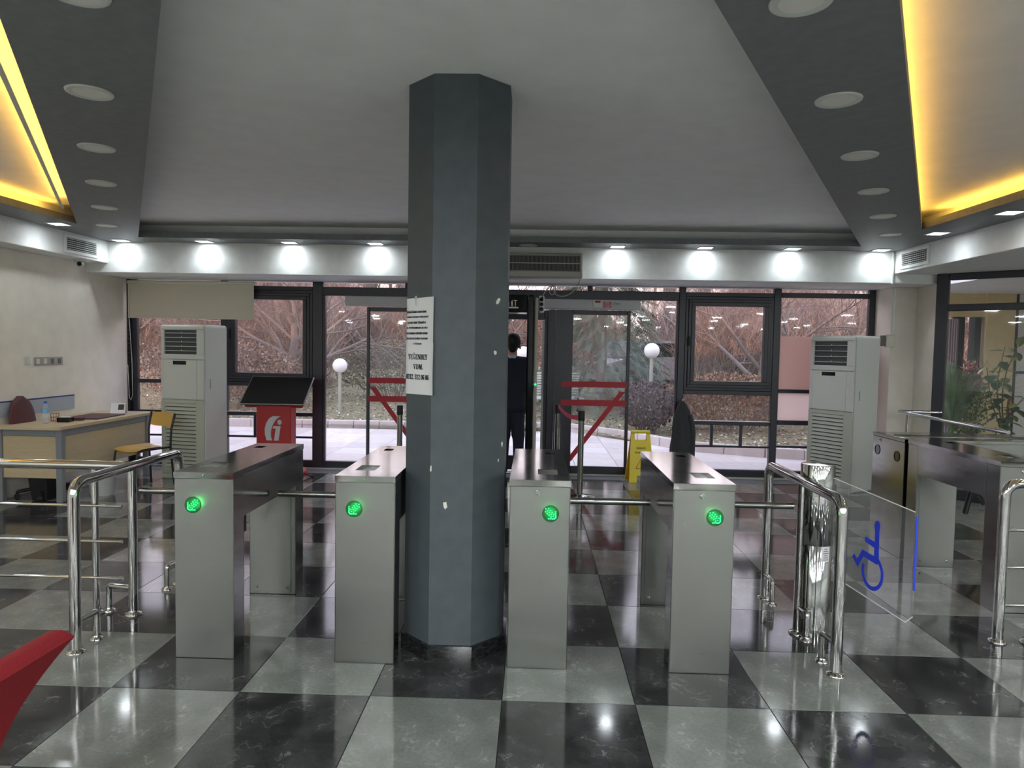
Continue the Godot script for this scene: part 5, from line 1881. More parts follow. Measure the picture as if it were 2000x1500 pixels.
func build_wall_things() -> void:
	vent("white air vent grille in the bulkhead on the desk side", Vector3(-4.99, 2.625, -7.51), PI / 2)
	vent("white air vent grille in the bulkhead on the plant side", Vector3(4.04, 2.63, -7.58), -PI / 2)
	# dome camera under the left bulkhead
	var t := thing("security_camera", "small white dome camera under the bulkhead corner", "camera", Vector3(-5.08, 2.498, -7.62))
	var g := G.new()
	g.lathe([Vector2(0.062, 0.0), Vector2(0.062, -0.018), Vector2(0.05, -0.03), Vector2(0.035, -0.03)], 20)
	part(t, "mount", g, M.plastic_white)
	g = G.new()
	g.ball(Vector3(0, -0.045, 0), Vector3(0.042, 0.042, 0.042), 18, 10)
	part(t, "ball", g, M.plastic_white)
	g = G.new()
	g.lathe([Vector2(0.024, 0.0), Vector2(0.024, 0.012), Vector2(0.0, 0.012)], 16, Transform3D(Basis(Vector3.RIGHT, PI / 2) , Vector3(0.02, -0.055, 0.03)))
	part(t, "lens", g, M.black_gloss)
	# roller blind
	t = thing("roller_blind", "cream roller blind drawn a little way down over the left windows", "blind", Vector3(-4.39, 1.895, -8.74))
	g = G.new()
	g.bx(Vector3(-0.815, 0.01, -0.0015), Vector3(0.815, 0.44, 0.0015))
	part(t, "fabric", g, M.blind_cloth)
	g = G.new()
	g.bx(Vector3(-0.815, 0.0, -0.008), Vector3(0.815, 0.018, 0.008), 0.004)
	part(t, "bottom_bar", g, M.plastic_cream)
	g = G.new()
	g.tube([Vector3(-0.825, 0.46, -0.02), Vector3(0.825, 0.46, -0.02)], 0.024, 16)
	part(t, "roller", g, M.plastic_cream)
	g = G.new()
	g.tube([Vector3(-0.80, 0.45, 0.015), Vector3(-0.79, 0.0, 0.02), Vector3(-0.76, -0.55, 0.02), Vector3(-0.755, -0.98, 0.02), Vector3(-0.775, -1.05, 0.02), Vector3(-0.80, -1.02, 0.02), Vector3(-0.815, -0.6, 0.02)], 0.0035, 6)
	part(t, "pull_cord", g, M.plastic_white)
	# grey board with a blue edge on the left wall
	t = thing("wall_board", "long grey wall rail with a blue top edge behind the desk", "wall rail", Vector3(-5.25, 0.82, -7.0))
	g = G.new()
	g.bx(Vector3(0, 0, -0.73), Vector3(0.014, 0.145, 0.73), 0.002)
	part(t, "panel", g, M.board_grey)
	g = G.new()
	g.bx(Vector3(0, 0.145, -0.73), Vector3(0.016, 0.158, 0.73), 0.002)
	part(t, "blue_edge", g, M.board_blue)
	# switches
	t = thing("light_switch", "single white light switch on the cream wall", "switch", Vector3(-5.25, 1.375, -7.01))
	g = G.new()
	g.bx(Vector3(0, -0.043, -0.043), Vector3(0.008, 0.043, 0.043), 0.003)
	part(t, "plate", g, M.plastic_white)
	g = G.new()
	g.bx(Vector3(0.008, -0.03, -0.02), Vector3(0.013, 0.03, 0.02), 0.002)
	part(t, "rocker", g, M.plastic_white)
	t = thing("switch_panel", "grey four-gang switch panel on the cream wall", "switch", Vector3(-5.25, 1.365, -7.33))
	g = G.new()
	g.bx(Vector3(0, -0.043, -0.22), Vector3(0.009, 0.043, 0.22), 0.003)
	part(t, "plate", g, M.grey_plastic)
	for k in 4:
		g = G.new()
		g.bx(Vector3(0.009, -0.028, 0.145 - k * 0.11), Vector3(0.013, 0.028, 0.195 - k * 0.11), 0.002)
		part(t, "rocker" if k < 2 else "socket", g, M.plastic_cream if k < 2 else M.grey_dark)
	# control box and conduit on the pier
	t = thing("control_box", "small beige control box on the pier above the right air conditioner", "control box", Vector3(4.2, 1.68, -8.46))
	g = G.new()
	g.bx(Vector3(-0.01, 0, 0.012), Vector3(0.09, 0.15, 0.06), 0.006)
	part(t, "housing", g, M.plastic_cream)
	g = G.new()
	g.bx(Vector3(-0.06, 0.012, 0.0), Vector3(-0.01, 0.14, 0.04), 0.004)
	part(t, "terminal_side", g, M.grey_dark)
	single("wall_conduit", "thin white cable duct running down the pier", "cable duct", _box(Vector3(0.022, 0.55, 0.016), 0.003), M.white_paint, Vector3(4.285, 2.11, -8.438))
	single("corner_duct", "short white cable duct on the bulkhead corner", "cable duct", _box(Vector3(0.022, 0.36, 0.02), 0.003), M.white_paint, Vector3(4.012, 2.566, -7.978))

# ---------------------------------------------------------------- a standing person
# smooth union of tapered capsules [a, b, ra, rb], meshed as surface nets
func blob(bones: Array, cell: float, k: float, g: G) -> void:
	var lo := Vector3.INF
	var hi := -Vector3.INF
	for b in bones:
		var m: float = maxf(b[2], b[3]) + k + cell * 2
		lo = lo.min((b[0] as Vector3).min(b[1]) - Vector3.ONE * m)
		hi = hi.max((b[0] as Vector3).max(b[1]) + Vector3.ONE * m)
	var nx := int((hi.x - lo.x) / cell) + 2
	var ny := int((hi.y - lo.y) / cell) + 2
	var nz := int((hi.z - lo.z) / cell) + 2
	var f := PackedFloat32Array()
	f.resize(nx * ny * nz)
	f.fill(1.0)
	for b in bones:
		var a: Vector3 = b[0]
		var e: Vector3 = b[1]
		var ra: float = b[2]
		var rb: float = b[3]
		var ab := e - a
		var l2 := maxf(ab.length_squared(), 1e-9)
		var m := maxf(ra, rb) + k + cell * 2
		var l := (a.min(e) - Vector3.ONE * m - lo) / cell
		var h := (a.max(e) + Vector3.ONE * m - lo) / cell
		for iy in range(maxi(0, int(l.y)), mini(ny, int(h.y) + 1)):
			for iz in range(maxi(0, int(l.z)), mini(nz, int(h.z) + 1)):
				for ix in range(maxi(0, int(l.x)), mini(nx, int(h.x) + 1)):
					var p := lo + Vector3(ix, iy, iz) * cell - a
					var t := clampf(p.dot(ab) / l2, 0.0, 1.0)
					var d := (p - ab * t).length() - lerpf(ra, rb, t)
					var at := (iy * nz + iz) * nx + ix
					var o := f[at]
					var q := maxf(k - absf(o - d), 0.0) / k
					f[at] = minf(o, d) - q * q * k * 0.25
	var vid := {}
	var pts := PackedVector3Array()
	var nrm := PackedVector3Array()
	var sx := 1
	var sz := nx
	var sy := nx * nz
	var corner := [0, sx, sz, sx + sz, sy, sy + sx, sy + sz, sy + sx + sz]
	var cp := [Vector3(0, 0, 0), Vector3(1, 0, 0), Vector3(0, 0, 1), Vector3(1, 0, 1), Vector3(0, 1, 0), Vector3(1, 1, 0), Vector3(0, 1, 1), Vector3(1, 1, 1)]
	var edges := [[0, 1], [2, 3], [4, 5], [6, 7], [0, 2], [1, 3], [4, 6], [5, 7], [0, 4], [1, 5], [2, 6], [3, 7]]
	for iy in ny - 1:
		for iz in nz - 1:
			for ix in nx - 1:
				var at := (iy * nz + iz) * nx + ix
				var inside := 0
				for c in corner:
					if f[at + c] < 0.0:
						inside += 1
				if inside == 0 or inside == 8:
					continue
				var s := Vector3.ZERO
				var cnt := 0
				for e in edges:
					var a: float = f[at + corner[e[0]]]
					var b: float = f[at + corner[e[1]]]
					if (a < 0.0) != (b < 0.0):
						s += (cp[e[0]] as Vector3).lerp(cp[e[1]], a / (a - b))
						cnt += 1
				s /= cnt
				vid[at] = pts.size()
				pts.append(lo + (Vector3(ix, iy, iz) + s) * cell)
				var gx: float = f[at + sx] - f[at] + f[at + sx + sy + sz] - f[at + sy + sz]
				var gy: float = f[at + sy] - f[at] + f[at + sx + sy + sz] - f[at + sx + sz]
				var gz: float = f[at + sz] - f[at] + f[at + sx + sy + sz] - f[at + sx + sy]
				nrm.append(Vector3(gx, gy, gz).normalized())
	for at in vid:
		for ax in [[sx, sy, sz], [sy, sz, sx], [sz, sx, sy]]:
			if (f[at] < 0.0) == (f[at + ax[0]] < 0.0):
				continue
			var q := [at, at - ax[1], at - ax[1] - ax[2], at - ax[2]]
			if not (vid.has(q[1]) and vid.has(q[2]) and vid.has(q[3])):
				continue
			var i0: int = vid[q[0]]
			var i1: int = vid[q[1]]
			var i2: int = vid[q[2]]
			var i3: int = vid[q[3]]
			g.tri(pts[i0], pts[i1], pts[i2], nrm[i0], nrm[i1], nrm[i2])
			g.tri(pts[i0], pts[i2], pts[i3], nrm[i0], nrm[i2], nrm[i3])

func build_person() -> void:
	# back turned to the room, looking out of the doors, hands held in front
	var t := thing("person", "person in a dark navy suit standing with back turned at the doors", "person", Vector3(-0.266, 0, -8.56))
	var V := func(x: float, y: float, z: float) -> Vector3:
		return Vector3(x, y, z)
	var skin := G.new()
	var bones := []
	for s in [-1.0, 1.0]:
		bones += [[V.call(s * 0.075, 0.95, 0), V.call(s * 0.09, 0.51, 0.0), 0.075, 0.05], [V.call(s * 0.09, 0.51, 0.0), V.call(s * 0.095, 0.10, 0.03), 0.048, 0.034], [V.call(s * 0.095, 0.06, 0.04), V.call(s * 0.10, 0.04, -0.13), 0.032, 0.026]]
		bones += [[V.call(s * 0.06, 1.0, 0), V.call(s * 0.075, 1.33, 0), 0.095, 0.10], [V.call(s * 0.08, 1.40, 0.01), V.call(s * 0.175, 1.41, 0.01), 0.06, 0.05], [V.call(s * 0.175, 1.41, 0.01), V.call(s * 0.215, 1.13, 0.04), 0.045, 0.036], [V.call(s * 0.215, 1.13, 0.04), V.call(s * 0.10, 1.06, -0.18), 0.035, 0.026]]
	bones += [[V.call(0, 1.42, 0.015), V.call(0, 1.55, 0.0), 0.058, 0.054]]
	blob(bones, 0.02, 0.05, skin)
	# head with brow, nose, chin and ears
	blob([[V.call(0, 1.66, 0.012), V.call(0, 1.64, -0.01), 0.088, 0.085], [V.call(0, 1.60, -0.045), V.call(0, 1.555, -0.06), 0.055, 0.034], [V.call(0, 1.60, -0.105), V.call(0, 1.575, -0.118), 0.009, 0.014], [V.call(-0.03, 1.63, -0.088), V.call(0.03, 1.63, -0.088), 0.012, 0.012], [V.call(-0.018, 1.545, -0.092), V.call(0.018, 1.545, -0.092), 0.009, 0.009], [V.call(-0.092, 1.62, 0.005), V.call(-0.094, 1.585, 0.0), 0.014, 0.01], [V.call(0.092, 1.62, 0.005), V.call(0.094, 1.585, 0.0), 0.014, 0.01], [V.call(0, 1.56, 0.0), V.call(0, 1.50, 0.008), 0.056, 0.056]], 0.009, 0.022, skin)
	# hands: palm, four fingers curled over each other and a thumb
	for s in [-1.0, 1.0]:
		var w: Vector3 = V.call(s * 0.10, 1.06, -0.18)
		var d: Vector3 = V.call(-s * 0.75, -0.12, -0.65).normalized()
		var sd: Vector3 = V.call(0, 1, 0)
		var hb := [[w, w + d * 0.075, 0.022, 0.026], [w + d * 0.03 + sd * 0.02, w + d * 0.08 + sd * 0.02, 0.018, 0.016], [w + d * 0.03 - sd * 0.02, w + d * 0.08 - sd * 0.02, 0.018, 0.014]]
		var ls := [0.036, 0.042, 0.039, 0.03]
		for k in 4:
			var b := w + d * 0.085 + sd * (0.027 - 0.018 * k)
			var e: Vector3 = b + d * ls[k]
			var c: Vector3 = e + (d * 0.4 + V.call(0, 0, 0.8)).normalized() * ls[k] * 0.8
			hb += [[b, e, 0.0088, 0.0082], [e, c, 0.008, 0.0068]]
		hb += [[w + d * 0.025 + sd * 0.024, w + d * 0.055 + sd * 0.05, 0.011, 0.009], [w + d * 0.055 + sd * 0.05, w + d * 0.085 + sd * 0.055, 0.009, 0.0075]]
		blob(hb, 0.0055, 0.008, skin)
	part(t, "body", skin, M.skin)
	# hair
	var g := G.new()
	blob([[V.call(0, 1.685, 0.02), V.call(0, 1.665, -0.02), 0.094, 0.088], [V.call(0, 1.64, 0.045), V.call(0, 1.585, 0.05), 0.072, 0.05], [V.call(-0.06, 1.66, 0.02), V.call(-0.07, 1.62, 0.02), 0.04, 0.022], [V.call(0.06, 1.66, 0.02), V.call(0.07, 1.62, 0.02), 0.04, 0.022], [V.call(-0.04, 1.735, -0.01), V.call(0.045, 1.73, 0.0), 0.038, 0.038]], 0.011, 0.02, g)
	part(t, "hair", g, M.hair)
	# jacket: back, shoulders, sleeves, skirt of the jacket
	g = G.new()
	bones = []
	for s in [-1.0, 1.0]:
		bones += [[V.call(s * 0.075, 0.88, 0.005), V.call(s * 0.07, 1.12, 0.005), 0.118, 0.108], [V.call(s * 0.07, 1.12, 0.005), V.call(s * 0.085, 1.36, 0.012), 0.108, 0.112], [V.call(s * 0.04, 1.435, 0.012), V.call(s * 0.168, 1.415, 0.012), 0.062, 0.064], [V.call(s * 0.175, 1.405, 0.012), V.call(s * 0.218, 1.13, 0.045), 0.066, 0.052], [V.call(s * 0.218, 1.13, 0.045), V.call(s * 0.115, 1.067, -0.15), 0.052, 0.037]]
	blob(bones, 0.017, 0.045, g)
	part(t, "jacket", g, M.suit_navy)
	g = G.new()
	g.lathe([Vector2(0.068, 1.462), Vector2(0.062, 1.50), Vector2(0.059, 1.505), Vector2(0.057, 1.495)], 20, Transform3D(Basis(Vector3.RIGHT, -0.12), Vector3(0, 0.01, 0.19)))
	part(t, "shirt_collar", g, M.shirt)
	g = G.new()
	bones = []
	for s in [-1.0, 1.0]:
		bones += [[V.call(s * 0.07, 0.96, 0.0), V.call(s * 0.09, 0.52, 0.005), 0.10, 0.075], [V.call(s * 0.09, 0.52, 0.005), V.call(s * 0.095, 0.09, 0.03), 0.073, 0.06]]
	blob(bones, 0.018, 0.03, g)
	part(t, "trousers", g, M.suit_navy)
	g = G.new()
	for s in [-1.0, 1.0]:
		blob([[V.call(s * 0.096, 0.045, 0.045), V.call(s * 0.10, 0.042, -0.07), 0.043, 0.044], [V.call(s * 0.10, 0.042, -0.07), V.call(s * 0.105, 0.034, -0.17), 0.042, 0.032]], 0.012, 0.02, g)
	part(t, "shoes", g, M.black_gloss)

# ---------------------------------------------------------------- plants and the outside
func limb(g: G, a: Vector3, d: Vector3, length: float, r: float, depth: int, droop: float) -> void:
	var p := a
	var pts := [p]
	var rad := [r]
	var n := 4 if depth > 2 else 3
	var dir := d
	for i in n:
		dir = (dir + Vector3(rng.randf_range(-1, 1), rng.randf_range(-0.6, 0.8) - droop, rng.randf_range(-1, 1)) * 0.16).normalized()
		p += dir * length / n
		pts.append(p)
		rad.append(r * (1.0 - 0.5 * (i + 1) / n))
	g.tube(pts, rad, 6 if depth > 3 else (5 if depth > 2 else 3), false)
	if depth == 0:
		return
	var kids := 4 if depth > 1 else 5
	for k in kids:
		var f := rng.randf_range(0.3, 1.0)
		var i := mini(int(f * n), n - 1)
		var at: Vector3 = (pts[i] as Vector3).lerp(pts[i + 1], f * n - i)
		var side := dir.cross(Vector3(rng.randf_range(-1, 1), rng.randf_range(-1, 1), rng.randf_range(-1, 1))).normalized()
		var nd := (dir * rng.randf_range(0.5, 0.9) + side * rng.randf_range(0.5, 0.9) + Vector3(0, 0.12, 0)).normalized()
		limb(g, at, nd, length * rng.randf_range(0.5, 0.78), rad[i] * 0.55, depth - 1, droop)

func bare_tree(seed_: int, h: float, label: String, at: Vector3) -> Node3D:
	var t := thing("bare_tree", label, "tree", at, 0.0, "leafless trees beyond the terrace")
	rng.seed = seed_
	var g := G.new()
	var pts := []
	var rad := []
	var p := Vector3.ZERO
	for i in 6:
		pts.append(p)
		rad.append(0.028 * h * (1.0 - 0.13 * i))
		p += Vector3(rng.randf_range(-0.06, 0.06), 0.3, rng.randf_range(-0.06, 0.06)) * h * 0.2
	g.tube(pts, rad, 9)
	part(t, "trunk", g, M.bark)
	g = G.new()
	for k in 9:
		var i := 2 + k % 4
		var a := k * 2.4 + rng.randf()
		limb(g, pts[i], Vector3(cos(a), rng.randf_range(0.45, 1.1), sin(a)).normalized(), h * rng.randf_range(0.26, 0.4), rad[i] * 0.5, 3, 0.0)
	limb(g, pts[5], Vector3.UP, h * 0.4, rad[5], 3, 0.0)
	part(t, "crown", g, M.bark)
	return t

func leaf_mesh(l: float, w: float) -> Mesh:
	var g := G.new()
	var m := Vector3(0, 0.12 * l, l * 0.5)
	g.tri(Vector3.ZERO, Vector3(-w, 0.0, l * 0.5), m, Vector3.UP, Vector3.UP, Vector3.UP)
	g.tri(Vector3.ZERO, m, Vector3(w, 0.0, l * 0.5), Vector3.UP, Vector3.UP, Vector3.UP)
	g.tri(Vector3(0, 0, l), m, Vector3(-w, 0.0, l * 0.5), Vector3.UP, Vector3.UP, Vector3.UP)
	g.tri(Vector3(0, 0, l), Vector3(w, 0.0, l * 0.5), m, Vector3.UP, Vector3.UP, Vector3.UP)
	return g.mesh()

func scatter(par: Node, called: String, mesh: Mesh, material: Material, where: Array, cols: Array) -> MultiMeshInstance3D:
	var mm := MultiMesh.new()
	mm.transform_format = MultiMesh.TRANSFORM_3D
	mm.use_colors = true
	mm.mesh = mesh
	mm.instance_count = where.size()
	for i in where.size():
		mm.set_instance_transform(i, where[i])
		mm.set_instance_color(i, cols[i])
	var o := MultiMeshInstance3D.new()
	o.name = called
	o.multimesh = mm
	o.material_override = material
	o.set_meta("kind", "stuff")
	par.add_child(o, true)
	return o

func any_turn() -> Basis:
	return Basis.from_euler(Vector3(rng.randf_range(-PI, PI), rng.randf_range(-PI, PI), rng.randf_range(-PI, PI)))

func shrub(called: String, label: String, at: Vector3, size: Vector3, count: int, a: Color, b: Color, leaf: Mesh, seed_: int, grp := "") -> Node3D:
	var t := thing(called, label, "shrub", at, 0.0, grp)
	rng.seed = seed_
	var g := G.new()
	for k in 16:
		var an := k * 2.39
		limb(g, Vector3(cos(an), 0, sin(an)) * size * 0.12, Vector3(cos(an) * 0.5, 1.0, sin(an) * 0.5).normalized(), size.y * 0.7, 0.014, 2, 0.0)
	part(t, "twigs", g, M.bark)
	var wh := []
	var cols := []
	for k in count:
		var d := Vector3(rng.randf_range(-1, 1), rng.randf_range(-1, 1), rng.randf_range(-1, 1))
		while d.length() > 1.0:
			d = Vector3(rng.randf_range(-1, 1), rng.randf_range(-1, 1), rng.randf_range(-1, 1))
		d = d.normalized() * pow(d.length(), 0.5)
		var p := Vector3(d.x * size.x * 0.5, size.y * 0.55 + d.y * size.y * 0.45, d.z * size.z * 0.5)
		wh.append(Transform3D(any_turn() * Basis.from_scale(Vector3.ONE * rng.randf_range(0.7, 1.3)), p))
		cols.append(a.lerp(b, rng.randf()).srgb_to_linear())
	scatter(t, "foliage", leaf, M.leaf_any, wh, cols)
	return t

func sprig_mesh(l: float, seed_: int) -> Mesh:
	rng.seed = seed_
	var g := G.new()
	for k in 3:
		var d := Vector3(rng.randf_range(-0.5, 0.5), 1.0, rng.randf_range(-0.5, 0.5)).normalized()
		g.tube([Vector3.ZERO, d * l * 0.5 + Vector3(rng.randf_range(-0.06, 0.06), 0, rng.randf_range(-0.06, 0.06)) * l, d * l], [l * 0.012, l * 0.008, l * 0.003], 3, false)
		for j in 5:
			var b := d * l * rng.randf_range(0.25, 0.9)
			var e := (d + Vector3(rng.randf_range(-1, 1), rng.randf_range(-0.4, 0.6), rng.randf_range(-1, 1))).normalized() * l * rng.randf_range(0.25, 0.45)
			g.tube([b, b + e], [l * 0.006, l * 0.002], 3, false)
	return g.mesh()

func tangle(label: String, at: Vector3, size: Vector3, count: int, a: Color, b: Color, mesh: Mesh, seed_: int) -> void:
	var t := thing("thicket", label, "thicket", at, 0.0, "bare thickets at the edge of the lawn")
	rng.seed = seed_
	var wh := []
	var cols := []
	for k in count:
		var x := rng.randf_range(-0.5, 0.5)
		var y := pow(rng.randf(), 1.3)
		var p := Vector3(x * size.x, y * size.y * (0.7 + 0.3 * sin(x * 9.0 + seed_)), rng.randf_range(-0.5, 0.5) * size.z)
		wh.append(Transform3D(Basis.from_euler(Vector3(rng.randf_range(-0.5, 0.5), rng.randf_range(-PI, PI), rng.randf_range(-0.5, 0.5))) * Basis.from_scale(Vector3.ONE * rng.randf_range(0.7, 1.4)), p))
		cols.append(a.lerp(b, rng.randf()).srgb_to_linear())
	scatter(t, "twigs", mesh, M.leaf_any, wh, cols)

func lawn_y(x: float, z: float) -> float:
	var f := clampf((-11.2 - z) / 12.0, 0.0, 1.0)
	return -0.03 + 0.85 * f * f * (3 - 2 * f) + 0.04 * sin(x * 1.3) * f

func build_outside() -> void:
	# terrace of pale pavers
	var tr := struct_root("floor_terrace", Vector3.ZERO, "pale pink paved terrace outside the windows")
	var g := G.new()
	g.bx(Vector3(-9, -0.3, -13.6), Vector3(10, -0.055, -8.95))
	part(tr, "bedding", g, M.grout)
	var meshes := []
	for k in 3:
		var b := G.new()
		b.bx(Vector3(-0.297, -0.03, -0.297), Vector3(0.297, 0.0, 0.297), 0.004)
		meshes.append(b.mesh())
	rng.seed = 31
	for j in 8:
		for k in 30:
			var x := -8.7 + k * 0.6
			var z := -9.28 - j * 0.6
			var o := part(tr, "paver", meshes[0], [M.paver_a, M.paver_b, M.paver_c][rng.randi() % 3], Vector3(x, -0.025 + rng.randf() * 0.002, z))
			o.rotation.z = rng.randf_range(-0.003, 0.003)
	# kerb stones along the lawn, running obliquely towards the window on the right
	var kb := thing("kerb", "row of pale kerb stones between terrace and lawn", "kerb", Vector3.ZERO)
	var line := [Vector3(-9, 0, -13.2), Vector3(-1.5, 0, -13.5), Vector3(0.6, 0, -13.75), Vector3(1.6, 0, -12.75), Vector3(2.5, 0, -11.3), Vector3(3.6, 0, -10.75), Vector3(5.2, 0, -10.3)]
	var stone := G.new()
	stone.bx(Vector3(-0.245, -0.1, -0.06), Vector3(0.245, 0.13, 0.06), 0.01)
	var sm := stone.mesh()
	for i in line.size() - 1:
		var a: Vector3 = line[i]
		var b: Vector3 = line[i + 1]
		var n := int(round(a.distance_to(b) / 0.5))
		for k in n:
			var o := part(kb, "kerb_stone", sm, M.paver_b, a.lerp(b, (k + 0.5) / n))
			o.rotation.y = atan2(-(b.z - a.z), b.x - a.x)
			o.scale.x = a.distance_to(b) / n / 0.5
	# lawn rising beyond
	g = G.new()
	var rows := []
	for i in 40:
		var row := PackedVector3Array()
		for j in 40:
			var x := lerpf(-26, 26, j / 39.0)
			var z0 := -13.3
			if x > 0.6:
				z0 = -13.7 + minf(x - 0.6, 1.9) * 1.25 + maxf(0, minf(x - 2.5, 4.0)) * 0.36
			var z := lerpf(z0, -46.0, pow(i / 39.0, 1.5))
			row.append(Vector3(x, lawn_y(x, z), z))
		rows.append(row)
	g.surf(rows, false, true)
	struct("ground", g, M.lawn, "dull winter lawn sloping up from the terrace")
	# fallen leaves and grass tufts
	rng.seed = 77
	var lm := leaf_mesh(0.07, 0.022)
	var wh := []
	var cols := []
	for k in 26000:
		var z := -10.6 - pow(rng.randf(), 1.6) * 17.0
		var x := rng.randf_range(-1, 1) * (4.0 + (-z - 9) * 0.75)
		if z > -13.4 and x < 0.9:
			continue
		if x > 0.6 and z > -13.7 + minf(x - 0.6, 1.9) * 1.25 + maxf(0, minf(x - 2.5, 4.0)) * 0.36 - 0.1:
			continue
		wh.append(Transform3D(Basis.from_euler(Vector3(rng.randf_range(-0.6, 0.6), rng.randf_range(-PI, PI), rng.randf_range(-0.6, 0.6))), Vector3(x, lawn_y(x, z) + 0.015, z)))
		var f := rng.randf()
		cols.append((sr(150, 112, 84).lerp(sr(196, 172, 146), rng.randf()) if f < 0.45 else (sr(108, 110, 74).lerp(sr(140, 138, 100), rng.randf()) if f < 0.85 else sr(224, 212, 204))).srgb_to_linear())
	var lt := Node3D.new()
	lt.name = "leaf_litter"
	add_child(lt)
	meta(lt, "fallen brown leaves scattered over the lawn", "leaves", "", "stuff")
	scatter(lt, "litter", lm, M.leaf_any, wh, cols)
	# trees
	var t1 := bare_tree(101, 6.5, "leafless tree standing beyond the kiosk window", Vector3(-5.4, 0.1, -15.6))
	var t2 := bare_tree(202, 7.0, "tall leafless tree behind the left air conditioner window", Vector3(-10.8, 0.2, -17.0))
	var t3 := bare_tree(303, 5.5, "low spreading leafless tree beyond the coat window", Vector3(4.8, 0.2, -14.6))
	var more := [[t1, -1.2, -20.5, 0.8, "leafless tree far behind the left door leaf"], [t2, 8.8, -19.2, 0.8, "leafless tree between the coat window and the filmed window"], [t3, -16.0, -22.0, 1.2, "leafless tree at the far left behind the blind"], [t1, 13.5, -26.0, 1.1, "leafless tree far behind the right air conditioner"], [t2, 4.6, -27.0, 1.0, "leafless tree far behind the evergreen"], [t3, -5.6, -27.5, 1.4, "leafless tree far behind the kiosk window"], [t2, 15.5, -17.0, 0.9, "leafless tree beyond the plants"]]
	var i := 0
	for q in more:
		var o := copy(q[0], q[4])
		o.position = Vector3(q[1], lawn_y(q[1], q[2]) - 0.05, q[2])
		o.rotation.y = 1.1 + i * 1.7
		o.scale = Vector3.ONE * q[3]
		i += 1
	# shrubs
	var sl := leaf_mesh(0.06, 0.02)
	shrub("shrub", "purple-brown shrub beyond the wet floor sign", Vector3(2.15, lawn_y(2.1, -12.9), -13.1), Vector3(1.1, 1.0, 0.9), 2600, sr(62, 44, 54), sr(118, 92, 96), sl, 401)
	shrub("shrub", "rusty brown hedge beyond the coat window", Vector3(3.9, lawn_y(3.9, -13.4), -13.6), Vector3(3.0, 1.15, 1.1), 5200, sr(110, 76, 58), sr(178, 140, 110), sl, 402)
	shrub("shrub", "pale brown thicket beyond the filmed window", Vector3(7.3, lawn_y(7, -14), -13.8), Vector3(3.2, 1.3, 1.2), 4200, sr(128, 104, 92), sr(186, 160, 140), sl, 403)
	shrub("shrub", "leafy red-brown thicket beyond the left windows", Vector3(-6.9, lawn_y(-7, -15), -14.9), Vector3(3.8, 1.5, 1.4), 5600, sr(108, 82, 70), sr(176, 150, 132), sl, 404)
	shrub("shrub", "dull olive thicket beyond the left door leaf", Vector3(-3.4, lawn_y(-3, -16.5), -16.6), Vector3(3.0, 1.4, 1.4), 4800, sr(84, 80, 62), sr(146, 134, 110), sl, 405)
	shrub("shrub", "brown thicket beyond the metal detector", Vector3(0.9, lawn_y(1, -18), -18.8), Vector3(2.2, 2.4, 1.4), 4600, sr(92, 62, 54), sr(170, 132, 112), sl, 406)
	var sp := sprig_mesh(1.0, 600)
	for q in [[-12.0, -23.0, 9.0, 4.6, 407, "tall bare thicket at the far left of the lawn"], [-4.6, -24.5, 6.0, 3.4, 408, "bare thicket far behind the kiosk"], [0.6, -24.0, 5.0, 2.6, 409, "bare thicket far behind the doors"], [7.6, -22.5, 7.0, 3.2, 410, "bare thicket far beyond the right windows"], [15.0, -24.0, 8.0, 5.0, 411, "tall bare thicket far beyond the plants"], [-7.4, -18.4, 4.0, 2.4, 412, "low bare thicket behind the brown shrubs on the kiosk side"], [5.6, -17.6, 3.4, 2.0, 413, "low bare thicket behind the rusty hedge"]]:
		tangle(q[5], Vector3(q[0], lawn_y(q[0], q[1]) - 0.1, q[1]), Vector3(q[2], q[3], 2.2), int(q[2] * 190), sr(132, 112, 104), sr(192, 170, 160), sp, q[4])
	# evergreen with drooping boughs behind the right door leaf
	var ev := thing("evergreen", "dense grey-green evergreen tree beyond the right door leaf", "tree", Vector3(1.55, lawn_y(1.55, -16) - 0.05, -16.0))
	rng.seed = 500
	g = G.new()
	g.tube([Vector3.ZERO, Vector3(0.03, 3.0, 0), Vector3(0, 6.0, 0.02)], [0.13, 0.09, 0.02], 9)
	part(ev, "trunk", g, M.bark)
	wh = []
	cols = []
	var spray := G.new()
	for k in 12:
		var f := k / 11.0
		for s in [-1.0, 1.0]:
			var b := Vector3(0, -0.05 * f * f, f * 0.42)
			var e: Vector3 = b + Vector3(s * 0.10 * (1.1 - f * 0.6), -0.035, 0.05)
			spray.tri(b - Vector3(0, 0, 0.012), b + Vector3(0, 0, 0.012), e, Vector3.UP, Vector3.UP, Vector3.UP)
	for k in 2600:
		var f := pow(rng.randf(), 0.8)
		var y := 0.35 + 5.3 * f
		var r := (1.0 - f) * 1.45 * (0.35 + 0.65 * sqrt(rng.randf())) + 0.05
		var a := rng.randf() * TAU
		var bas := Basis(Vector3.UP, PI / 2 - a) * Basis(Vector3.RIGHT, rng.randf_range(0.1, 0.75)) * Basis(Vector3.BACK, rng.randf_range(-0.8, 0.8))
		wh.append(Transform3D(bas, Vector3(cos(a) * r, y - 0.25 * r, sin(a) * r)))
		cols.append(sr(66, 78, 66).lerp(sr(128, 138, 122), rng.randf()).srgb_to_linear())
	scatter(ev, "boughs", spray.mesh(), M.leaf_any, wh, cols)
	# garden lamps with white globes
	var gl := thing("globe_lamp", "white globe garden lamp beyond the wet floor sign", "garden lamp", Vector3(2.36, -0.03, -14.0), 0.0, "globe garden lamps on the lawn")
	g = G.new()
	g.ball(Vector3(0, 1.62, 0), Vector3(0.155, 0.155, 0.155), 28, 18)
	part(gl, "globe", g, M.opal)
	g = G.new()
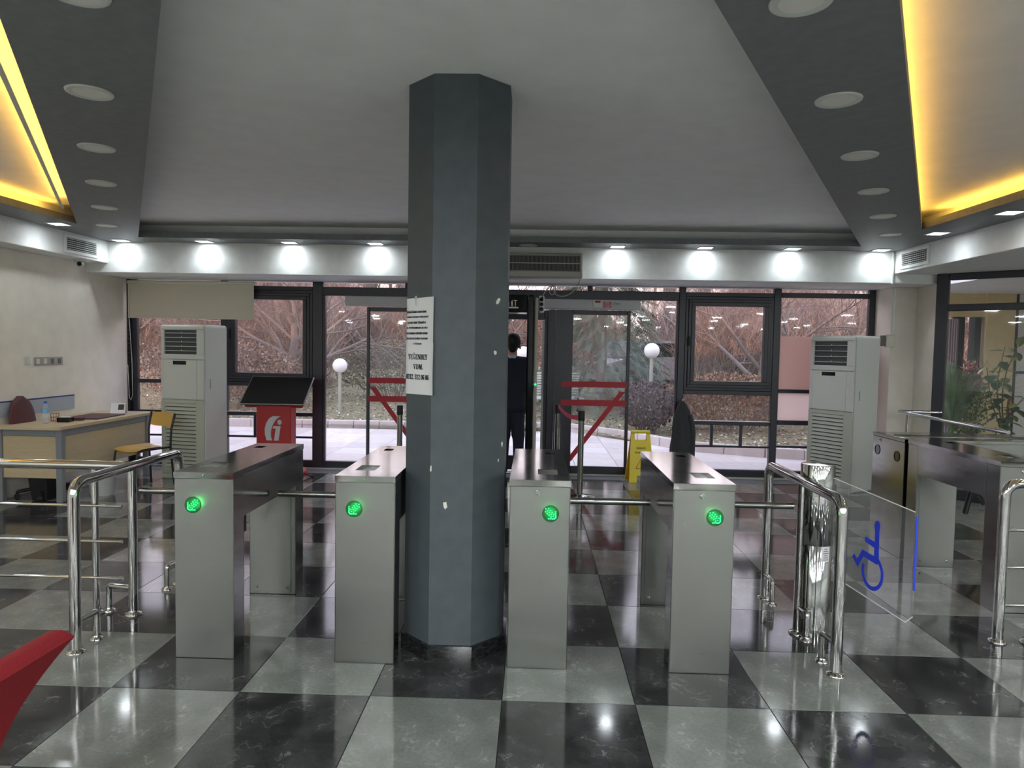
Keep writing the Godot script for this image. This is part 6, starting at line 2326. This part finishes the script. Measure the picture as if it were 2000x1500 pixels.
	g.tube([Vector3(0, 0, 0), Vector3(0, 1.47, 0)], 0.035, 12)
	part(gl, "post", g, M.grey_profile)
	var g2 := copy(gl, "white globe garden lamp beyond the left door pane beside the kiosk")
	g2.position = Vector3(-4.12, -0.46, -14.6)
	var g3 := copy(gl, "white globe garden lamp beyond the person's shoulder")
	g3.position = Vector3(-0.22, -0.14, -14.4)
	# slatted bench
	var be := thing("garden_bench", "white slatted garden bench on the lawn beyond the doors", "bench", Vector3(0.35, lawn_y(0.3, -15.2) - 0.05, -15.4), 0.25)
	for k in 9:
		g = G.new()
		g.bx(Vector3(-0.75, 0.42 + k * 0.058, -0.25 + 0.012 * k), Vector3(0.75, 0.455 + k * 0.058, -0.23 + 0.012 * k), 0.004)
		part(be, "slat", g, M.plastic_white)
	for k in 6:
		g = G.new()
		g.bx(Vector3(-0.75, 0.37 - 0.006 * k, -0.2 + k * 0.075), Vector3(0.75, 0.395 - 0.006 * k, -0.145 + k * 0.075), 0.004)
		part(be, "slat", g, M.plastic_white)
	for x in [-0.6, 0.6]:
		g = G.new()
		g.bx(Vector3(x - 0.02, 0.0, -0.26), Vector3(x + 0.02, 0.36, -0.22))
		g.bx(Vector3(x - 0.02, 0.0, 0.2), Vector3(x + 0.02, 0.34, 0.24))
		g.bx(Vector3(x - 0.02, 0.33, -0.26), Vector3(x + 0.02, 0.37, 0.24))
		part(be, "leg", g, M.black_steel)
	# parked cars at the road beyond
	car(Vector3(3.3, 0.45, -20.4), 0.5, M.car_silver, "silver parked car seen through the right door leaf")
	car(Vector3(-8.6, 0.35, -28.5), -0.3, M.car_white, "white parked car beyond the kiosk window")
	# pale block of flats far behind
	house(Vector3(-22, 0.6, -70), 22.0, 9.0, "pale block of flats far behind the left trees", 1)
	house(Vector3(24, 0.6, -75), 24.0, 10.0, "beige block of flats far behind the right trees", 2)

func car(at: Vector3, turn: float, paint: Material, label: String) -> void:
	var t := thing("car", label, "car", at, turn)
	var g := G.new()
	var side := PackedVector2Array([Vector2(-2.1, 0.32), Vector2(-2.05, 0.75), Vector2(-1.3, 0.92), Vector2(-0.7, 1.40), Vector2(0.7, 1.44), Vector2(1.5, 0.98), Vector2(2.05, 0.9), Vector2(2.12, 0.35)])
	g.prism(side, 1.7, Transform3D(Basis.IDENTITY, Vector3(0, 0, -0.85)))
	part(t, "body", g, paint)
	g = G.new()
	g.prism(PackedVector2Array([Vector2(-1.15, 0.95), Vector2(-0.66, 1.34), Vector2(0.66, 1.37), Vector2(1.3, 0.99)]), 1.72, Transform3D(Basis.IDENTITY, Vector3(0, 0, -0.86)))
	part(t, "side_windows", g, M.black_gloss)
	g = G.new()
	g.box(Vector3(-1.02, 1.16, 0), Vector3(0.72, 0.01, 1.4), 0.0, Basis(Vector3.BACK, 0.68))
	part(t, "windscreen", g, M.black_gloss)
	for x in [-1.3, 1.3]:
		for z in [-0.8, 0.8]:
			g = G.new()
			g.tube([Vector3(x, 0.31, z - 0.1), Vector3(x, 0.31, z + 0.1)], 0.31, 20)
			part(t, "wheel", g, M.rubber)

func house(at: Vector3, w: float, h: float, label: String, k: int) -> void:
	var t := thing("apartment_block", label, "building", at)
	var g := G.new()
	g.bx(Vector3(-w / 2, -1.0, -4), Vector3(w / 2, h, 4))
	part(t, "wall", g, M.house_a if k == 1 else M.house_b)
	g = G.new()
	g.bx(Vector3(-w / 2 - 0.3, h, -4.3), Vector3(w / 2 + 0.3, h + 0.3, 4.3))
	part(t, "roof_edge", g, M.grey_plastic)
	var fr := G.new()
	fr.bx(Vector3(-0.75, -0.75, 0), Vector3(0.75, 0.75, 0.05))
	var gl := G.new()
	gl.bx(Vector3(-0.65, -0.65, 0.05), Vector3(0.65, 0.65, 0.06))
	var fm := fr.mesh()
	var gm := gl.mesh()
	for j in 3:
		for i in 7:
			var o := part(t, "window", fm, M.plastic_white, Vector3(-w / 2 + 1.6 + i * (w - 3.2) / 6.0, 1.6 + j * 2.7, 4.0))
			part(o, "pane", gm, M.black_gloss)

# ---------------------------------------------------------------- glazed side room with plants
func build_side_room() -> void:
	# oblique partition: post, rails, glass
	var o := Vector3(4.50, 0, -7.95)
	var dir := Vector3(0.76, 0, 0.65).normalized()
	var w := struct_root("window_6", o, "black framed glass partition in front of the plants")
	w.basis = Basis(dir, Vector3.UP, dir.cross(Vector3.UP))
	var L := 3.9
	for q in [["post", 0.0, 0.12, 0.0, 2.498], ["post", 1.7, 1.78, 0.0, 2.498], ["post", L - 0.1, L, 0.0, 2.498], ["rail", 0.12, L - 0.1, 2.425, 2.498], ["rail", 0.12, L - 0.1, 2.085, 2.158], ["rail", 0.12, L - 0.1, 0.0, 0.12]]:
		var g := G.new()
		g.bx(Vector3(q[1], q[3], -0.04), Vector3(q[2], q[4], 0.04), 0.006)
		part(w, q[0], g, M.frame_black)
	for q in [[0.12, 1.7, 2.158, 2.425], [0.12, 1.7, 0.12, 2.085], [1.78, L - 0.1, 0.12, 2.085], [1.78, L - 0.1, 2.158, 2.425]]:
		var g := G.new()
		g.quad(Vector3(q[0], q[2], 0), Vector3(q[1], q[2], 0), Vector3(q[1], q[3], 0), Vector3(q[0], q[3], 0), Vector3.BACK)
		part(w, "pane", g, M.clear_glass)
	# the room behind
	var g := G.new()
	g.bx(Vector3(5.6, -0.2, -11.2), Vector3(9.2, 0.0, -8.8))
	struct("floor_side_room", g, M.hall_floor, "plain floor of the plant room")
	g = G.new()
	g.bx(Vector3(5.6, 2.56, -11.2), Vector3(9.2, 2.9, -7.99))
	g.bx(Vector3(4.62, 2.56, -9.0), Vector3(5.6, 2.9, -7.99))
	struct("ceiling_side_room", g, M.ceiling_paint, "white ceiling of the plant room")
	g = G.new()
	g.bx(Vector3(7.0, 0, -11.2), Vector3(7.44, 2.56, -11.0))
	g.bx(Vector3(5.85, 2.2, -11.22), Vector3(7.0, 2.56, -11.05))
	g.bx(Vector3(8.9, 0, -11.0), Vector3(9.2, 2.56, -5.2))
	struct("wall_side_room", g, M.yellow_wall, "yellowish panelled wall of the plant room")
	g = G.new()
	g.bx(Vector3(7.47, 0, -11.2), Vector3(8.9, 2.56, -11.05))
	struct("wall_side_room_panel", g, M.white_paint, "pale panel at the end of the plant room")
	g = G.new()
	g.bx(Vector3(7.44, 0, -11.15), Vector3(7.47, 2.56, -10.98))
	struct("trim_6", g, M.frame_black, "thin black strip between the yellow and pale panels")
	g = G.new()
	g.bx(Vector3(7.47, 1.33, -11.05), Vector3(8.9, 1.37, -11.03))
	struct("trim_7", g, M.board_blue, "blue rail on the pale panel")
	var b := struct_root("window_7", Vector3.ZERO, "tall window of the plant room with black posts")
	for q in [[5.9, 5.98], [6.555, 6.695], [6.827, 6.945]]:
		g = G.new()
		g.bx(Vector3(q[0], 0, -11.16), Vector3(q[1], 2.2, -11.02), 0.01)
		part(b, "post", g, M.frame_black)
	g = G.new()
	g.bx(Vector3(5.98, 0, -11.14), Vector3(7.0, 0.5, -11.04))
	part(b, "apron", g, M.frame_black)
	for q in [[5.98, 6.555], [6.695, 6.827], [6.945, 7.0]]:
		g = G.new()
		g.quad(Vector3(q[0], 0.5, -11.1), Vector3(q[1], 0.5, -11.1), Vector3(q[1], 2.2, -11.1), Vector3(q[0], 2.2, -11.1), Vector3.BACK)
		part(b, "pane", g, M.bronze_glass)
	g = G.new()
	g.quad(Vector3(4.64, 0.0, -9.0), Vector3(5.9, 0.0, -11.1), Vector3(5.9, 2.56, -11.1), Vector3(4.64, 2.56, -9.0), Vector3(0.86, 0, 0.5).normalized())
	part(b, "pane", g, M.clear_glass)
	# grey drape beside the first post
	g = G.new()
	var rows := []
	for i in 3:
		var row := PackedVector3Array()
		for k in 41:
			row.append(Vector3(6.33 + 0.22 * k / 40.0, 0.3 + i * 0.93, -10.95 + 0.02 * sin(k * 0.95)))
		rows.append(row)
	g.surf(rows, false, true)
	single("window_drape", "grey-pink drape hanging beside the plant room window", "curtain", g, M.drape)
	# palm
	var p := thing("potted_palm", "feathery potted palm behind the glass partition", "plant", Vector3(5.62, 0, -9.45))
	pot(p, 0.19, 0.34, M.terracotta)
	rng.seed = 900
	for k in 11:
		var a := k * 2.4
		var fr := G.new()
		var pts := []
		var lean := rng.randf_range(0.16, 0.62)
		for s in 9:
			var f := s / 8.0
			pts.append(Vector3(cos(a) * lean * f * f * 0.9, 0.34 + 1.28 * f - 0.62 * lean * f * f * f, sin(a) * lean * f * f * 0.9))
		fr.tube(pts, [0.009, 0.008, 0.007, 0.006, 0.006, 0.005, 0.004, 0.003, 0.002], 5)
		for s in 46:
			var f := 0.22 + 0.76 * s / 45.0
			var i := mini(int(f * 8), 7)
			var c: Vector3 = (pts[i] as Vector3).lerp(pts[i + 1], f * 8 - i)
			var ax: Vector3 = ((pts[i + 1] as Vector3) - pts[i]).normalized()
			var sd := ax.cross(Vector3(-sin(a), 0.2, cos(a))).normalized()
			for q in [-1.0, 1.0]:
				var l := 0.30 * sin(PI * clampf(f * 0.95, 0.1, 0.93)) * rng.randf_range(0.85, 1.1)
				var tip: Vector3 = c + (Vector3(-sin(a), 0, cos(a)) * q * 0.8 + ax * 0.75 + Vector3(0, -0.15, 0)).normalized() * l
				var nn := Vector3(cos(a), 0.5, sin(a)).normalized()
				fr.tri(c - ax * 0.006, c + ax * 0.006, tip, nn, nn, nn)
		part(p, "frond", fr, M.palm_green)
	# rubber plant climbing a stake
	p = thing("potted_rubber_plant", "tall potted rubber plant with large dark leaves tied to a brown stake", "plant", Vector3(6.0, 0, -9.05))
	pot(p, 0.2, 0.36, M.terracotta)
	g = G.new()
	g.tube([Vector3(0.06, 0.3, 0), Vector3(0.08, 1.06, 0.02)], 0.017, 8)
	part(p, "stake", g, M.stake_brown)
	var lf := big_leaf(0.15, 0.058)
	rng.seed = 950
	for st in [[0.0, 1.72, -0.05, 0.02], [-0.28, 1.45, 0.05, 0.1], [0.24, 1.86, -0.08, 0.03], [0.16, 1.15, 0.2, -0.06]]:
		var pts := []
		for s in 8:
			var f := s / 7.0
			pts.append(Vector3(st[0] * f * f + 0.03 * sin(f * 7), 0.33 + (st[1] - 0.33) * f, st[2] * f + 0.03 * cos(f * 6)))
		g = G.new()
		g.tube(pts, [0.012, 0.011, 0.01, 0.009, 0.008, 0.007, 0.006, 0.004], 7)
		part(p, "stem", g, M.stem_green)
		for k in 17:
			var f := 0.30 + 0.70 * k / 16.0
			var i := mini(int(f * 7), 6)
			var c: Vector3 = (pts[i] as Vector3).lerp(pts[i + 1], f * 7 - i)
			var a: float = k * 2.4 + st[0] * 9
			var lo := part(p, "leaf", lf, M.rubber_green if k % 4 else M.leaf_yellow_green, c)
			lo.basis = Basis(Vector3.UP, a) * Basis(Vector3.RIGHT, rng.randf_range(-0.2, 0.75)) * Basis.from_scale(Vector3.ONE * rng.randf_range(0.7, 1.15))
	# flowering shrub between them
	p = thing("potted_flower", "bushy potted plant with dull red flowers between palm and rubber plant", "plant", Vector3(6.15, 0, -9.95))
	pot(p, 0.17, 0.32, M.terracotta)
	rng.seed = 970
	var wh := []
	var cols := []
	for k in 900:
		var y := rng.randf_range(0.35, 1.5)
		var r := 0.28 * (1.0 - absf(y - 0.85) / 0.9) * sqrt(rng.randf())
		var a := rng.randf() * TAU
		wh.append(Transform3D(any_turn(), Vector3(cos(a) * r, y, sin(a) * r)))
		cols.append((sr(150, 70, 84).lerp(sr(190, 120, 124), rng.randf()) if y > 1.15 and rng.randf() < 0.7 else sr(84, 104, 58).lerp(sr(150, 160, 96), rng.randf())).srgb_to_linear())
	scatter(p, "foliage", leaf_mesh(0.06, 0.018), M.leaf_any, wh, cols)
	g = G.new()
	for k in 6:
		limb(g, Vector3(0, 0.3, 0), Vector3(cos(k * 1.05) * 0.3, 1, sin(k * 1.05) * 0.3).normalized(), 0.9, 0.009, 2, 0.0)
	part(p, "branches", g, M.stem_green)

func pot(p: Node, r: float, h: float, m: Material) -> void:
	var g := G.new()
	g.lathe([Vector2(0.0, 0.0), Vector2(r * 0.72, 0.0), Vector2(r * 0.95, h * 0.85), Vector2(r, h * 0.86), Vector2(r, h), Vector2(r * 0.9, h), Vector2(r * 0.88, h * 0.9), Vector2(0.0, h * 0.9)], 28)
	part(p, "pot", g, m)

func big_leaf(l: float, w: float) -> Mesh:
	var g := G.new()
	var rows := []
	for i in 8:
		var f := i / 7.0
		var ww := w * pow(sin(PI * clampf(f * 0.94 + 0.05, 0, 1)), 0.7)
		var row := PackedVector3Array()
		for j in 5:
			var s := j / 4.0 * 2 - 1
			row.append(Vector3(s * ww, 0.18 * absf(s) * ww - 0.25 * l * f * f, f * l + 0.02))
		rows.append(row)
	g.surf(rows, false, true)
	return g.mesh()

func more_materials() -> void:
	grainy("hall_floor", sr(120, 120, 116), sr(140, 140, 136), 0.12, 0.8, 0.0, 81)
	grainy("hall_ceiling", sr(176, 176, 172), sr(188, 188, 184), 0.8, 0.6, 0.0, 82)
	grainy("hall_wall", sr(206, 207, 204), sr(218, 219, 216), 0.7, 0.6, 0.0, 83)
	mat("stone_pale", sr(176, 174, 168), 0.35)
	mat("edge_white", sr(226, 234, 234), 0.2)
	mat("filler", sr(222, 220, 206), 0.8)
	pane("tape_clear", sr(230, 230, 226), 0.45)
	mat("copper", sr(176, 104, 74), 0.35, 1.0)
	mat("picture_print", sr(64, 44, 46), 0.5)
	mat("screen_glass", sr(10, 11, 13), 0.10)
	mat("grey_profile", sr(164, 162, 150), 0.4)
	mat("curtain_grey", sr(172, 170, 160), 0.45)
	mat("silver_paint", sr(186, 188, 190), 0.35)
	mat("grey_dark", sr(106, 104, 98), 0.5)
	grainy("bark", sr(104, 92, 88), sr(140, 126, 120), 0.9, 4.0, 0.1, 91)
	grainy("lawn", sr(116, 112, 84), sr(150, 138, 112), 0.95, 0.6, 0.2, 92)
	grainy("paver_a", sr(206, 192, 186), sr(220, 206, 200), 0.8, 1.2, 0.03, 93)
	grainy("paver_b", sr(196, 184, 180), sr(210, 198, 194), 0.8, 1.2, 0.03, 94)
	grainy("paver_c", sr(212, 200, 196), sr(226, 214, 210), 0.8, 1.2, 0.03, 95)
	var la := mat("leaf_any", Color.WHITE, 0.7)
	la.vertex_color_use_as_albedo = true
	la.cull_mode = BaseMaterial3D.CULL_DISABLED
	for q in [["palm_green", sr(96, 118, 76)], ["rubber_green", sr(52, 76, 44)], ["leaf_yellow_green", sr(128, 146, 74)]]:
		var m := mat(q[0], q[1], 0.35)
		m.cull_mode = BaseMaterial3D.CULL_DISABLED
		m.backlight_enabled = true
		m.backlight = Color(0.15, 0.2, 0.08)
	mat("stem_green", sr(92, 92, 60), 0.7)
	mat("stake_brown", sr(138, 84, 52), 0.8)
	mat("terracotta", sr(150, 92, 68), 0.8)
	mat("opal", sr(236, 232, 232), 0.3)
	var dr := mat("drape", sr(176, 162, 164), 0.85)
	dr.cull_mode = BaseMaterial3D.CULL_DISABLED
	dr.backlight_enabled = true
	dr.backlight = Color(0.3, 0.27, 0.27)
	grainy("yellow_wall", sr(214, 196, 146), sr(226, 208, 160), 0.6, 0.8, 0.0, 96)
	mat("car_silver", sr(170, 172, 180), 0.25, 0.4)
	mat("car_white", sr(224, 222, 220), 0.25)
	grainy("house_a", sr(214, 204, 200), sr(226, 216, 212), 0.9, 0.3, 0.0, 97)
	grainy("house_b", sr(206, 196, 188), sr(220, 210, 202), 0.9, 0.3, 0.0, 98)
